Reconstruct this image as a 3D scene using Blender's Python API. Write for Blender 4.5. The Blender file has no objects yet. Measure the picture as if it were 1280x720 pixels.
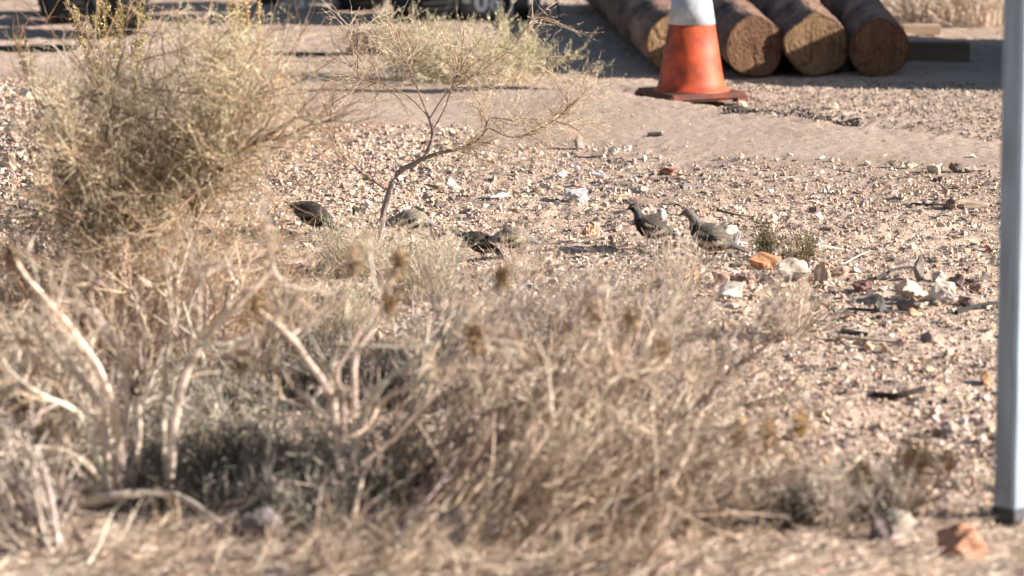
import bpy, bmesh, math
import numpy as np
from mathutils import Vector, Matrix
R = math.radians
rng = np.random.default_rng(7)
C = bpy.context.scene.collection
scn = bpy.context.scene

# ------------------------------------------------------------------ camera, sky, sun, exposure
H = 2.1; F = 5000.0; PITCH = math.atan(800 / F)
cam_d = bpy.data.cameras.new('camera'); cam = bpy.data.objects.new('camera', cam_d); C.objects.link(cam)
cam.location = (0, 0, H); cam.rotation_euler = (math.pi / 2 - PITCH, 0, 0)
cam_d.sensor_width = 36; cam_d.lens = F / 1280 * 36; cam_d.clip_end = 3000; cam_d.clip_start = .1
cam_d.dof.use_dof = True; cam_d.dof.focus_distance = 14.9; cam_d.dof.aperture_fstop = 3.3; cam_d.dof.aperture_blades = 7
scn.camera = cam
SUN_EL, SUN_TO_CAM = 22.0, 9.0          # elevation; degrees that the sun stands on the camera's side of due right
w = bpy.data.worlds.new('World'); scn.world = w; w.use_nodes = True
nt = w.node_tree; bg = nt.nodes['Background']
sky = nt.nodes.new('ShaderNodeTexSky'); sky.sky_type = 'NISHITA'; sky.sun_disc = False
sky.sun_elevation = R(SUN_EL); sky.sun_rotation = R(90 + SUN_TO_CAM)
nt.links.new(sky.outputs[0], bg.inputs[0]); bg.inputs[1].default_value = 0.05
sd = bpy.data.lights.new('sun', 'SUN'); sd.energy = 5.0; sd.angle = R(.5); sd.color = (1, .925, .865)
sun = bpy.data.objects.new('sun', sd); C.objects.link(sun)
sdir = Vector((math.cos(R(SUN_EL)) * math.cos(R(SUN_TO_CAM)), -math.cos(R(SUN_EL)) * math.sin(R(SUN_TO_CAM)), math.sin(R(SUN_EL))))
sun.rotation_euler = sdir.to_track_quat('Z', 'Y').to_euler(); sun.location = (6, 10, 6)
vs = scn.view_settings; vs.view_transform = 'Standard'; vs.look = 'None'; vs.gamma = 1; vs.exposure = 1.46
scn.cycles.max_bounces = 6; scn.cycles.transparent_max_bounces = 4

# ------------------------------------------------------------------ pixel -> place
cp, sp_ = math.cos(PITCH), math.sin(PITCH)
def ray(px, py):
    a = (px - 640) / F; b = -(py - 360) / F
    return np.array([a, cp + b * sp_, -sp_ + b * cp])
def at(px, py, z=0.0):
    d = ray(px, py); t = (z - H) / d[2]
    return np.array([d[0] * t, d[1] * t, z])
def atY(px, py, Y):
    d = ray(px, py); t = Y / d[1]
    return np.array([d[0] * t, Y, H + d[2] * t])
def S(py): return (py + 440) / H      # pixels per metre at a ground row (1280 frame)
def project(P):
    q = P - np.array([0, 0, H]); dz = q[:, 1] * cp - q[:, 2] * sp_; u = q[:, 1] * sp_ + q[:, 2] * cp
    return 640 + F * q[:, 0] / dz, 360 - F * u / dz

# ------------------------------------------------------------------ terrain height
_wr = np.random.default_rng(3)
_waves = []
for lam, amp, n in ((2.6, .010, 6), (.9, .006, 8), (.3, .005, 10), (.11, .0035, 14), (.05, .0018, 16)):
    for _ in range(n):
        th = _wr.uniform(0, math.pi * 2); l = lam * _wr.uniform(.7, 1.4)
        _waves.append((math.cos(th) * 2 * math.pi / l, math.sin(th) * 2 * math.pi / l, _wr.uniform(0, 6.28), amp * 1.4 / math.sqrt(n)))
CREST = [(-600, 66), (300, 66), (560, 96), (700, 108), (850, 127), (930, 139), (1060, 158), (1240, 177), (1500, 196), (1900, 200)]
_cr = np.array([at(x, y, .06) for x, y in CREST])
def height(x, y):
    x = np.asarray(x, float); y = np.asarray(y, float)
    wx = x + .05 * np.sin(3.1 * y + 1) + .03 * np.sin(7.7 * y); wy = y + .06 * np.sin(2.3 * x) + .03 * np.sin(9.1 * x + 2)
    h = np.zeros_like(wx)
    for kx, ky, ph, a in _waves: h += a * np.sin(kx * wx + ky * wy + ph)
    yc = np.interp(x, _cr[:, 0], _cr[:, 1]); d = y - yc
    smooth = np.exp(-((d + .9) / 1.3) ** 2)                  # the packed band is smoother
    h *= 1 - .9 * np.clip(smooth, 0, 1)
    ridge = np.where(d < 0, .06 * np.exp(-(d / 1.6) ** 2), .06 * np.exp(-(d / .16) ** 2) - .03 * np.exp(-((d - .55) / .35) ** 2))
    ridge = ridge * (.25 + .75 * np.clip((x / y + .02) / .035, 0, 1))
    far = np.clip((d - .3) / 1.0, 0, 1)
    h = h * (1 - .45 * far) + ridge
    hf = np.clip((np.hypot(x, y) - 40) / 300, 0, 1)
    return h * (1 - hf)
def hz(x, y): return float(height(np.array([x]), np.array([y]))[0])
def gp(px, py):
    p = at(px, py); 
    for _ in range(3): p = at(px, py, hz(p[0], p[1]))
    return p

# ------------------------------------------------------------------ materials
def mat(name, base=(.5, .5, .5), attr=False, rough=.9, var=.25, vscale=8, bump=0, bscale=60, spec=.25, metal=0, transl=0, gain=1., dark=None, stretch=None, detail=6):
    m = bpy.data.materials.new(name); m.use_nodes = True; t = m.node_tree; n = t.nodes; l = t.links
    p = n['Principled BSDF']; p.inputs['Roughness'].default_value = rough; p.inputs['Metallic'].default_value = metal
    p.inputs['Specular IOR Level'].default_value = spec
    tc = n.new('ShaderNodeTexCoord'); src = tc.outputs['Object']
    if stretch:
        mp = n.new('ShaderNodeMapping'); mp.inputs['Scale'].default_value = stretch; l.new(src, mp.inputs[0]); src = mp.outputs[0]
    nz = n.new('ShaderNodeTexNoise'); nz.inputs['Scale'].default_value = vscale; nz.inputs['Detail'].default_value = detail; nz.inputs['Roughness'].default_value = .65
    l.new(src, nz.inputs['Vector'])
    ra = n.new('ShaderNodeMapRange'); ra.inputs[1].default_value = .3; ra.inputs[2].default_value = .7; ra.inputs[3].default_value = gain * (1 - var); ra.inputs[4].default_value = gain * (1 + var)
    l.new(nz.outputs['Fac'], ra.inputs[0])
    if attr:
        a = n.new('ShaderNodeAttribute'); a.attribute_name = 'Col'; col = a.outputs['Color']
    elif dark:
        mx = n.new('ShaderNodeMix'); mx.data_type = 'RGBA'; mx.inputs[6].default_value = (*dark, 1); mx.inputs[7].default_value = (*base, 1)
        r2 = n.new('ShaderNodeMapRange'); r2.inputs[1].default_value = .38; r2.inputs[2].default_value = .62; l.new(nz.outputs['Fac'], r2.inputs[0])
        l.new(r2.outputs[0], mx.inputs[0]); col = mx.outputs[2]
    else:
        rg = n.new('ShaderNodeRGB'); rg.outputs[0].default_value = (*base, 1); col = rg.outputs[0]
    vm = n.new('ShaderNodeVectorMath'); vm.operation = 'SCALE'; l.new(col, vm.inputs[0]); l.new(ra.outputs[0], vm.inputs['Scale'])
    l.new(vm.outputs[0], p.inputs['Base Color'])
    if bump:
        nb = n.new('ShaderNodeTexNoise'); nb.inputs['Scale'].default_value = bscale; nb.inputs['Detail'].default_value = 5; l.new(src, nb.inputs['Vector'])
        b = n.new('ShaderNodeBump'); b.inputs['Strength'].default_value = 1; b.inputs['Distance'].default_value = bump
        l.new(nb.outputs['Fac'], b.inputs['Height']); l.new(b.outputs[0], p.inputs['Normal'])
    if transl:
        tr = n.new('ShaderNodeBsdfTranslucent'); l.new(vm.outputs[0], tr.inputs[0]); ms = n.new('ShaderNodeMixShader'); ms.inputs[0].default_value = transl
        l.new(p.outputs[0], ms.inputs[1]); l.new(tr.outputs[0], ms.inputs[2]); l.new(ms.outputs[0], n['Material Output'].inputs[0])
    return m
M_TWIG = mat('dry_stem', attr=True, var=.26, vscale=60, gain=.86)
M_LEAF = mat('leaf', attr=True, var=.15, vscale=30, transl=.28, gain=.98)
M_STONE = mat('stone', attr=True, gain=.93, var=.3, vscale=45, bump=.0012, bscale=160, spec=.3, rough=.85)
M_BIRD = mat('plumage', attr=True, var=.15, vscale=150, bump=.0009, bscale=260, spec=.2, rough=.75)
M_EYE = mat('bird_eye', (.008, .006, .005), rough=.15, var=0, spec=.6)
M_BEAK = mat('beak_horn', (.03, .028, .028), rough=.5, var=.1)

# ------------------------------------------------------------------ mesh helpers
def mesh_np(name, V, quads=None, tris=None, col=None, material=None, smooth=False):
    me = bpy.data.meshes.new(name)
    V = np.ascontiguousarray(V, np.float32); me.vertices.add(len(V)); me.vertices.foreach_set('co', V.ravel())
    q = np.zeros((0, 4), np.int32) if quads is None else np.asarray(quads, np.int32).reshape(-1, 4)
    t = np.zeros((0, 3), np.int32) if tris is None else np.asarray(tris, np.int32).reshape(-1, 3)
    lp = np.concatenate([q.ravel(), t.ravel()]); me.loops.add(len(lp)); me.loops.foreach_set('vertex_index', lp)
    st = np.concatenate([np.arange(len(q)) * 4, len(q) * 4 + np.arange(len(t)) * 3]).astype(np.int32)
    me.polygons.add(len(st)); me.polygons.foreach_set('loop_start', st)
    me.polygons.foreach_set('use_smooth', np.full(len(st), smooth, bool))
    me.update(calc_edges=True)
    if col is not None:
        ca = me.color_attributes.new('Col', 'FLOAT_COLOR', 'POINT')
        c4 = np.ones((len(V), 4), np.float32); c4[:, :3] = col; ca.data.foreach_set('color', c4.ravel())
    if material: me.materials.append(material)
    return me
def link(name, me, parent=None, loc=None):
    o = bpy.data.objects.new(name, me); C.objects.link(o)
    if loc is not None: o.location = loc
    if parent: o.parent = parent
    return o
def tag(o, label=None, cat=None, group=None, kind=None):
    if label: o['label'] = label
    if cat: o['category'] = cat
    if group: o['group'] = group
    if kind: o['kind'] = kind
    return o
def thing(name, loc, label, cat, group=None, rz=0):
    o = bpy.data.objects.new(name, None); C.objects.link(o); o.location = loc; o.rotation_euler = (0, 0, rz); o.empty_display_size = .1
    return tag(o, label, cat, group)
def bm_obj(name, bm, material, parent=None, smooth=False, loc=None):
    me = bpy.data.meshes.new(name); bmesh.ops.recalc_face_normals(bm, faces=bm.faces); bm.to_mesh(me); bm.free(); me.materials.append(material)
    if smooth:
        me.polygons.foreach_set('use_smooth', np.ones(len(me.polygons), bool))
    return link(name, me, parent, loc)
def bevel_box(bm, size, center=(0, 0, 0), rot=None, bev=.004):
    r = bmesh.ops.create_cube(bm, size=1); vs_ = r['verts']
    bmesh.ops.scale(bm, vec=size, verts=vs_)
    if bev: 
        ed = list({e for v in vs_ for e in v.link_edges}); b = bmesh.ops.bevel(bm, geom=ed, offset=bev, segments=2, affect='EDGES'); vs_ = list({v for f in b['faces'] for v in f.verts} | {v for v in vs_ if v.is_valid})
        vs_ = [v for v in vs_ if v.is_valid]
    if rot is not None: bmesh.ops.rotate(bm, verts=vs_, cent=(0, 0, 0), matrix=rot)
    bmesh.ops.translate(bm, verts=vs_, vec=center)
def lathe(bm, prof, n=32, axis='Z'):
    rings = []
    for r, z in prof:
        ring = []
        for i in range(n):
            a = 2 * math.pi * i / n
            v = (r * math.cos(a), r * math.sin(a), z) if axis == 'Z' else (z, r * math.cos(a), r * math.sin(a))
            ring.append(bm.verts.new(v))
        rings.append(ring)
    for a, b in zip(rings, rings[1:]):
        for i in range(n): bm.faces.new((a[i], a[(i + 1) % n], b[(i + 1) % n], b[i]))
    bm.faces.new(rings[0][::-1]); bm.faces.new(rings[-1])

class Acc:
    def __init__(s): s.V = []; s.Q = []; s.T = []; s.C = []; s.n = 0
    def add(s, V, Q=None, T=None, col=None):
        s.V.append(V); s.C.append(col)
        if Q is not None: s.Q.append(Q + s.n)
        if T is not None: s.T.append(T + s.n)
        s.n += len(V)
    def tubes(s, P, r0, r1, cols, sides=3, jit=0, prof=None):
        N, K, _ = P.shape
        if N == 0: return
        T = np.gradient(P, axis=1); T /= np.linalg.norm(T, axis=2, keepdims=True) + 1e-9
        ref = np.tile(np.array([.31, .11, .94]), (N, K, 1)); ref[np.abs(T[..., 2]) > .85] = (1, .1, .1)
        A = np.cross(T, ref); A /= np.linalg.norm(A, axis=2, keepdims=True) + 1e-9; B = np.cross(T, A)
        t = np.linspace(0, 1, K)[None, :]; r0 = np.broadcast_to(np.asarray(r0, float), (N,))[:, None]; r1 = np.broadcast_to(np.asarray(r1, float), (N,))[:, None]
        rad = r0 + (r1 - r0) * t
        if jit: rad = rad * rng.uniform(1 - jit, 1 + jit, (N, K))
        V = np.empty((N, K, sides, 3))
        for k in range(sides):
            a = 2 * math.pi * k / sides; V[:, :, k] = P + rad[..., None] * (math.cos(a) * A + math.sin(a) * B)
        idx = np.arange(N * K * sides).reshape(N, K, sides)
        q = np.stack([idx[:, :-1], np.roll(idx[:, :-1], -1, 2), np.roll(idx[:, 1:], -1, 2), idx[:, 1:]], -1).reshape(-1, 4)
        s.add(V.reshape(-1, 3), Q=q, col=np.repeat(cols, K * sides, 0))
    def leaves(s, P, D, L, W, cols):
        N = len(P); S_ = np.cross(D, rng.normal(size=(N, 3))); S_ /= np.linalg.norm(S_, axis=1, keepdims=True) + 1e-9
        L = np.broadcast_to(L, (N,))[:, None]; W = np.broadcast_to(W, (N,))[:, None]
        V = np.stack([P, P + D * L * .5 + S_ * W, P + D * L, P + D * L * .5 - S_ * W], 1)
        s.add(V.reshape(-1, 3), Q=np.arange(N * 4).reshape(N, 4), col=np.repeat(cols, 4, 0))
    def build(s, name, material, parent=None, origin=None, smooth=False):
        if not s.V: return None
        V = np.concatenate(s.V)
        if origin is not None: V = V - np.asarray(origin)
        me = mesh_np(name, V, np.concatenate(s.Q) if s.Q else None, np.concatenate(s.T) if s.T else None, np.concatenate(s.C), material, smooth)
        return link(name, me, parent)
def pal(n, cols, jit=.18):
    c = np.array(cols)[rng.integers(0, len(cols), n)]
    return np.clip(c * rng.uniform(1 - jit, 1 + jit, (n, 1)) * rng.uniform(.94, 1.06, (n, 3)), 0, .95)
def unit(v): return v / (np.linalg.norm(v, axis=-1, keepdims=True) + 1e-9)
def curvy(P0, D, L, K, wander, up=0.):
    N = len(P0); d = unit(D); step = (np.asarray(L) / (K - 1))[:, None]; out = [P0]; p = P0
    for _ in range(K - 1):
        p = p + d * step; out.append(p); d = unit(d + wander * rng.normal(size=(N, 3)) + np.array([0, 0, up]))
    return np.stack(out, 1)
def pick(P, n, tmin=0., tmax=1.):
    N, K, _ = P.shape; i = rng.integers(0, N, n); t = rng.uniform(tmin, tmax, n) * (K - 1); k = np.minimum(t.astype(int), K - 2); f = (t - k)[:, None]
    a = P[i, k]; b = P[i, k + 1]; return a * (1 - f) + b * f, unit(b - a)
def grow(P, n, L, spread, K=4, wander=.2, up=0., tmin=.2, tmax=1.):
    p, d = pick(P, n, tmin, tmax); return curvy(p, unit(d + spread * rng.normal(size=(n, 3))), rng.uniform(L[0], L[1], n), K, wander, up)
def fan(base, n, rad, L, tilt, K=7, wander=.12, up=.03, lean=(0, 0)):
    a = rng.uniform(0, 6.283, n); r = rad * np.sqrt(rng.uniform(0, 1, n)); P0 = np.array(base) + np.stack([r * np.cos(a), r * np.sin(a), np.full(n, -.005)], 1)
    b = a + rng.normal(0, .5, n); ti = np.abs(rng.normal(0, tilt, n)); D = np.stack([np.sin(ti) * np.cos(b) + lean[0], np.sin(ti) * np.sin(b) + lean[1], np.cos(ti)], 1)
    return curvy(P0, D, rng.uniform(L[0], L[1], n), K, wander, up)
def catm(pts, n):
    p = np.array(pts, float); p = np.vstack([2 * p[0] - p[1], p, 2 * p[-1] - p[-2]]); m = len(p) - 3; u = np.linspace(0, m - 1e-6, n); i = u.astype(int); f = (u - i)[:, None]
    a, b, c, d = p[i], p[i + 1], p[i + 2], p[i + 3]
    return .5 * (2 * b + (c - a) * f + (2 * a - 5 * b + 4 * c - d) * f ** 2 + (3 * b - a - 3 * c + d) * f ** 3)
def trace(base_py, pts, n=14):
    """a stem traced from the photo and stood at its own depth: (px, py, metres nearer/farther than the base)"""
    Y0 = at(640, base_py)[1]; return catm([atY(x, y, Y0 + dy) for x, y, dy in pts], n)

# ------------------------------------------------------------------ GROUND
def axis_(lo, hi, st, far, g=1.25):
    a = list(np.arange(lo, hi, st)); s = st
    while a[-1] < far: s *= g; a.append(a[-1] + s)
    s = st; b = []
    x = lo
    while x > -far: s *= g; x -= s; b.append(x)
    return np.array(b[::-1] + a)
gx = axis_(-3.1, 3.1, .015, 1500); gy = axis_(8.4, 25.5, .026, 1500)
X, Y = np.meshgrid(gx, gy); Z = height(X, Y)
inner = (np.abs(X) < 3.2) & (Y > 8) & (Y < 26); Z = Z + np.where(inner, rng.normal(0, .0012, Z.shape), 0)
V = np.stack([X, Y, Z], -1).reshape(-1, 3); ny, nx = X.shape; idx = np.arange(nx * ny).reshape(ny, nx)
Q = np.stack([idx[:-1, :-1], idx[:-1, 1:], idx[1:, 1:], idx[1:, :-1]], -1).reshape(-1, 4)
def ground_mat():
    m = bpy.data.materials.new('desert_dirt'); m.use_nodes = True; t = m.node_tree; n = t.nodes; l = t.links; p = n['Principled BSDF']
    p.inputs['Roughness'].default_value = .95; p.inputs['Specular IOR Level'].default_value = .1
    tc = n.new('ShaderNodeTexCoord')
    def noise(s, d=8, r=.6):
        q = n.new('ShaderNodeTexNoise'); q.inputs['Scale'].default_value = s; q.inputs['Detail'].default_value = d; q.inputs['Roughness'].default_value = r; l.new(tc.outputs['Object'], q.inputs['Vector']); return q.outputs['Fac']
    def ramp(f, stops):
        q = n.new('ShaderNodeValToRGB'); e = q.color_ramp.elements
        while len(e) < len(stops): e.new(.5)
        for a, (po, c) in zip(e, stops): a.position = po; a.color = (*c, 1)
        l.new(f, q.inputs[0]); return q.outputs[0]
    a = ramp(noise(1.6), [(.3, (.35, .255, .19)), (.5, (.42, .32, .25)), (.7, (.475, .375, .30))])
    b = ramp(noise(90, 6, .75), [(.3, (.45, .40, .36)), (.5, (.98, .98, .98)), (.72, (1.35, 1.33, 1.3))])
    mx = n.new('ShaderNodeVectorMath'); mx.operation = 'MULTIPLY'; l.new(a, mx.inputs[0]); l.new(b, mx.inputs[1])
    # small dark litter specks
    vo = n.new('ShaderNodeTexVoronoi'); vo.inputs['Scale'].default_value = 26; vo.inputs['Randomness'].default_value = 1; l.new(tc.outputs['Object'], vo.inputs['Vector'])
    sp = ramp(vo.outputs['Distance'], [(.10, (.42, .36, .33)), (.17, (1, 1, 1))])
    m2 = n.new('ShaderNodeVectorMath'); m2.operation = 'MULTIPLY'; l.new(mx.outputs[0], m2.inputs[0]); l.new(sp, m2.inputs[1])
    l.new(m2.outputs[0], p.inputs['Base Color'])
    bp = n.new('ShaderNodeBump'); bp.inputs['Distance'].default_value = .004; bp.inputs['Strength'].default_value = .8; l.new(noise(140, 4, .7), bp.inputs['Height']); l.new(bp.outputs[0], p.inputs['Normal'])
    return m
g = link('ground', mesh_np('ground', V, Q, None, None, ground_mat(), True)); tag(g, kind='structure')

# ------------------------------------------------------------------ stones
def hull(n, seed, flat=1.0):
    r = np.random.default_rng(seed); p = unit(r.normal(size=(n, 3))) * r.uniform(.8, 1.05, (n, 1)); p[:, 2] *= flat
    bm = bmesh.new()
    for v in p: bm.verts.new(v)
    o = bmesh.ops.convex_hull(bm, input=bm.verts)
    bmesh.ops.delete(bm, geom=list({x for x in list(o['geom_interior']) + list(o['geom_unused']) if isinstance(x, bmesh.types.BMVert)}), context='VERTS')
    bmesh.ops.triangulate(bm, faces=bm.faces); bmesh.ops.recalc_face_normals(bm, faces=bm.faces)
    bm.verts.index_update(); V = np.array([v.co[:] for v in bm.verts]); T = np.array([[v.index for v in f.verts] for f in bm.faces]); bm.free(); return V, T
SMALL = [hull(9, 100 + i) for i in range(14)]
STONE_COL = [(.52, .39, .27), (.56, .44, .32), (.48, .35, .24), (.60, .50, .38), (.40, .28, .20), (.44, .37, .32), (.30, .22, .17), (.52, .33, .21), (.38, .31, .28), (.66, .57, .48), (.20, .15, .13), (.47, .34, .27), (.42, .31, .24)]
def scatter(acc, P, size, cols, sink=.25, flat=(.55, 1.1)):
    N = len(P); a = rng.uniform(0, 6.283, N); kind = rng.integers(0, len(SMALL), N)
    sx = size * rng.uniform(.8, 1.4, N); sy = size * rng.uniform(.6, 1.1, N); sz = size * rng.uniform(*flat, N)
    tx = rng.normal(0, .35, N)
    for k, (V0, T0) in enumerate(SMALL):
        m = np.where(kind == k)[0]
        if not len(m): continue
        v = V0[None] * np.stack([sx[m], sy[m], sz[m]], 1)[:, None]
        c, s = np.cos(tx[m])[:, None], np.sin(tx[m])[:, None]
        y, z = v[..., 1] * c - v[..., 2] * s, v[..., 1] * s + v[..., 2] * c
        c, s = np.cos(a[m])[:, None], np.sin(a[m])[:, None]; x, y = v[..., 0] * c - y * s, v[..., 0] * s + y * c
        v = np.stack([x, y, z + (sz[m] * (1 - sink * 2))[:, None] * .8], -1) + P[m][:, None]
        n = len(V0); T = (T0[None] + (np.arange(len(m)) * n)[:, None, None]).reshape(-1, 3)
        acc.add(v.reshape(-1, 3), T=T, col=np.repeat(cols[m], n, 0))
def field(n, y0, y1, x0=-100, x1=1380):
    """n points spread evenly over the ground between two rows of the picture"""
    Ya, Yb = at(0, y1)[1], at(0, y0)[1]; y = rng.uniform(Ya, Yb, n); x = rng.uniform((x0 - 640) / F, (x1 - 640) / F, n) * y
    return np.stack([x, y, height(x, y)], 1)
acc = Acc()
P = field(92000, 168, 760); px, py = project(P)
edge = np.interp(px, [-100, 60, 110, 380, 420, 640, 760, 1000, 1300], [110, 90, 150, 150, 172, 182, 190, 208, 214]) + rng.normal(0, 7, len(P))
front = np.clip((py - 655) / 60, 0, .75)
keep = (py > edge) & (rng.uniform(size=len(P)) > front) & ((py > 330) | (rng.uniform(size=len(P)) < .8))
# drifts: pebbles gather in patches
den = .5 + .5 * np.sin(P[:, 0] * 4.1 + 1.7 * np.sin(P[:, 1] * 2.2)) * np.sin(P[:, 1] * 3.3 + P[:, 0]); keep &= rng.uniform(size=len(P)) < .35 + .5 * den
P = P[keep]; scatter(acc, P, np.exp(rng.normal(math.log(.0062), .48, len(P))).clip(.002, .02), pal(len(P), STONE_COL))
P = field(110000, 175, 640); px, py = project(P); P = P[(py > np.interp(px, [-100, 380, 420, 640, 760, 1000, 1300], [150, 160, 180, 192, 200, 212, 220]) + rng.normal(0, 9, len(P)))]; scatter(acc, P, np.exp(rng.normal(math.log(.0034), .3, len(P))), pal(len(P), STONE_COL))
P = field(9000, 90, 230, -100, 130); px, py = project(P); P = P[(px < 75 + rng.normal(0, 15, len(P))) & (py > 100)]
scatter(acc, P, rng.uniform(.005, .016, len(P)), pal(len(P), STONE_COL))
P = field(16000, -20, 205); scatter(acc, P, np.exp(rng.normal(math.log(.0028), .4, len(P))), pal(len(P), STONE_COL))
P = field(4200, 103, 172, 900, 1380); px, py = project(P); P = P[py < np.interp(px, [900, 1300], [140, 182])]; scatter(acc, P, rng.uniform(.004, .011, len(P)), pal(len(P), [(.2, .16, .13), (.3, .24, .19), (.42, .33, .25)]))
P = field(1500, 138, 160, 905, 1075); px, py = project(P); P = P[np.abs(py - np.interp(px, [905, 1075], [141, 157])) < rng.uniform(2, 9, len(P))]; scatter(acc, P, rng.uniform(.006, .015, len(P)), pal(len(P), [(.035, .03, .03), (.06, .05, .045), (.12, .09, .07)]))  # near-black stones stand in for the shade pooled behind the crest
P = field(2500, -25, 60, 420, 760); scatter(acc, P, rng.uniform(.004, .012, len(P)), pal(len(P), STONE_COL))
P = field(2600, 160, 285, 340, 590); scatter(acc, P, rng.uniform(.006, .015, len(P)), pal(len(P), STONE_COL))
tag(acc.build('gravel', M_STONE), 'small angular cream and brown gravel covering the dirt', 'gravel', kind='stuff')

def rock(px, py, wpx, hpx, col, label, seed, depth=.8, rot=None, col2=None, cat='rock', group=None, n=16, name='rock', tilt=0, sink=.2):
    """px,py = centre in the photo; stands on the ground at its foot"""
    foot = py + hpx * .42; base = gp(px, foot); s = S(foot); W = wpx / s / 2; Hh = hpx / s / 2
    V, T = hull(n, seed)
    r = np.random.default_rng(seed)
    bm = bmesh.new(); vv = [bm.verts.new(v * np.array([1, 1, 1])) for v in V]
    for t in T: bm.faces.new([vv[i] for i in t])
    bmesh.ops.subdivide_edges(bm, edges=bm.edges, cuts=4, use_grid_fill=True); bmesh.ops.triangulate(bm, faces=bm.faces)
    bm.verts.index_update(); V = np.array([v.co[:] for v in bm.verts]); T = np.array([[v.index for v in f.verts] for f in bm.faces]); bm.free()
    V = V * (1 + .07 * np.sin(V @ (r.normal(size=(3, 1)) * 5) + seed) + .05 * np.sin(V @ (r.normal(size=(3, 1)) * 9)) + .03 * np.sin(V @ (r.normal(size=(3, 1)) * 16)) + r.normal(0, .022, (len(V), 1)))
    if tilt: c, s_ = math.cos(tilt), math.sin(tilt); V = V @ np.array([[c, 0, s_], [0, 1, 0], [-s_, 0, c]]).T
    V /= np.array([np.abs(V[:, 0]).max(), np.abs(V[:, 1]).max(), 1]); V[:, 2] -= V[:, 2].min(); V[:, 2] *= 1 / V[:, 2].max()
    V = V * np.array([W, W * depth, 2 * Hh * (1 + sink)]); V[:, 2] -= 2 * Hh * sink
    c = (np.tile(np.array(col), (len(V), 1)) * .82 + .18 * np.array([.38, .31, .25])) * r.uniform(.72, 1.1, (len(V), 1)) * (.92 + .16 * np.sin(V[:, :1] / W * 4 + V[:, 2:] / Hh * 3))
    if col2 is not None:
        k = np.clip(.4 + .45 * np.sin(V[:, 0] / W * 2.1 + 1.7 * V[:, 2] / Hh + seed) + r.normal(0, .3, len(V)), 0, 1)[:, None]; c = c * (1 - k) + np.array(col2) * k
    o = link(name, mesh_np(name, V, None, T, np.clip(c, 0, .9), M_STONE), None, base + np.array([0, W * depth * .6, 0]))
    return tag(o, label, cat, group)

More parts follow.
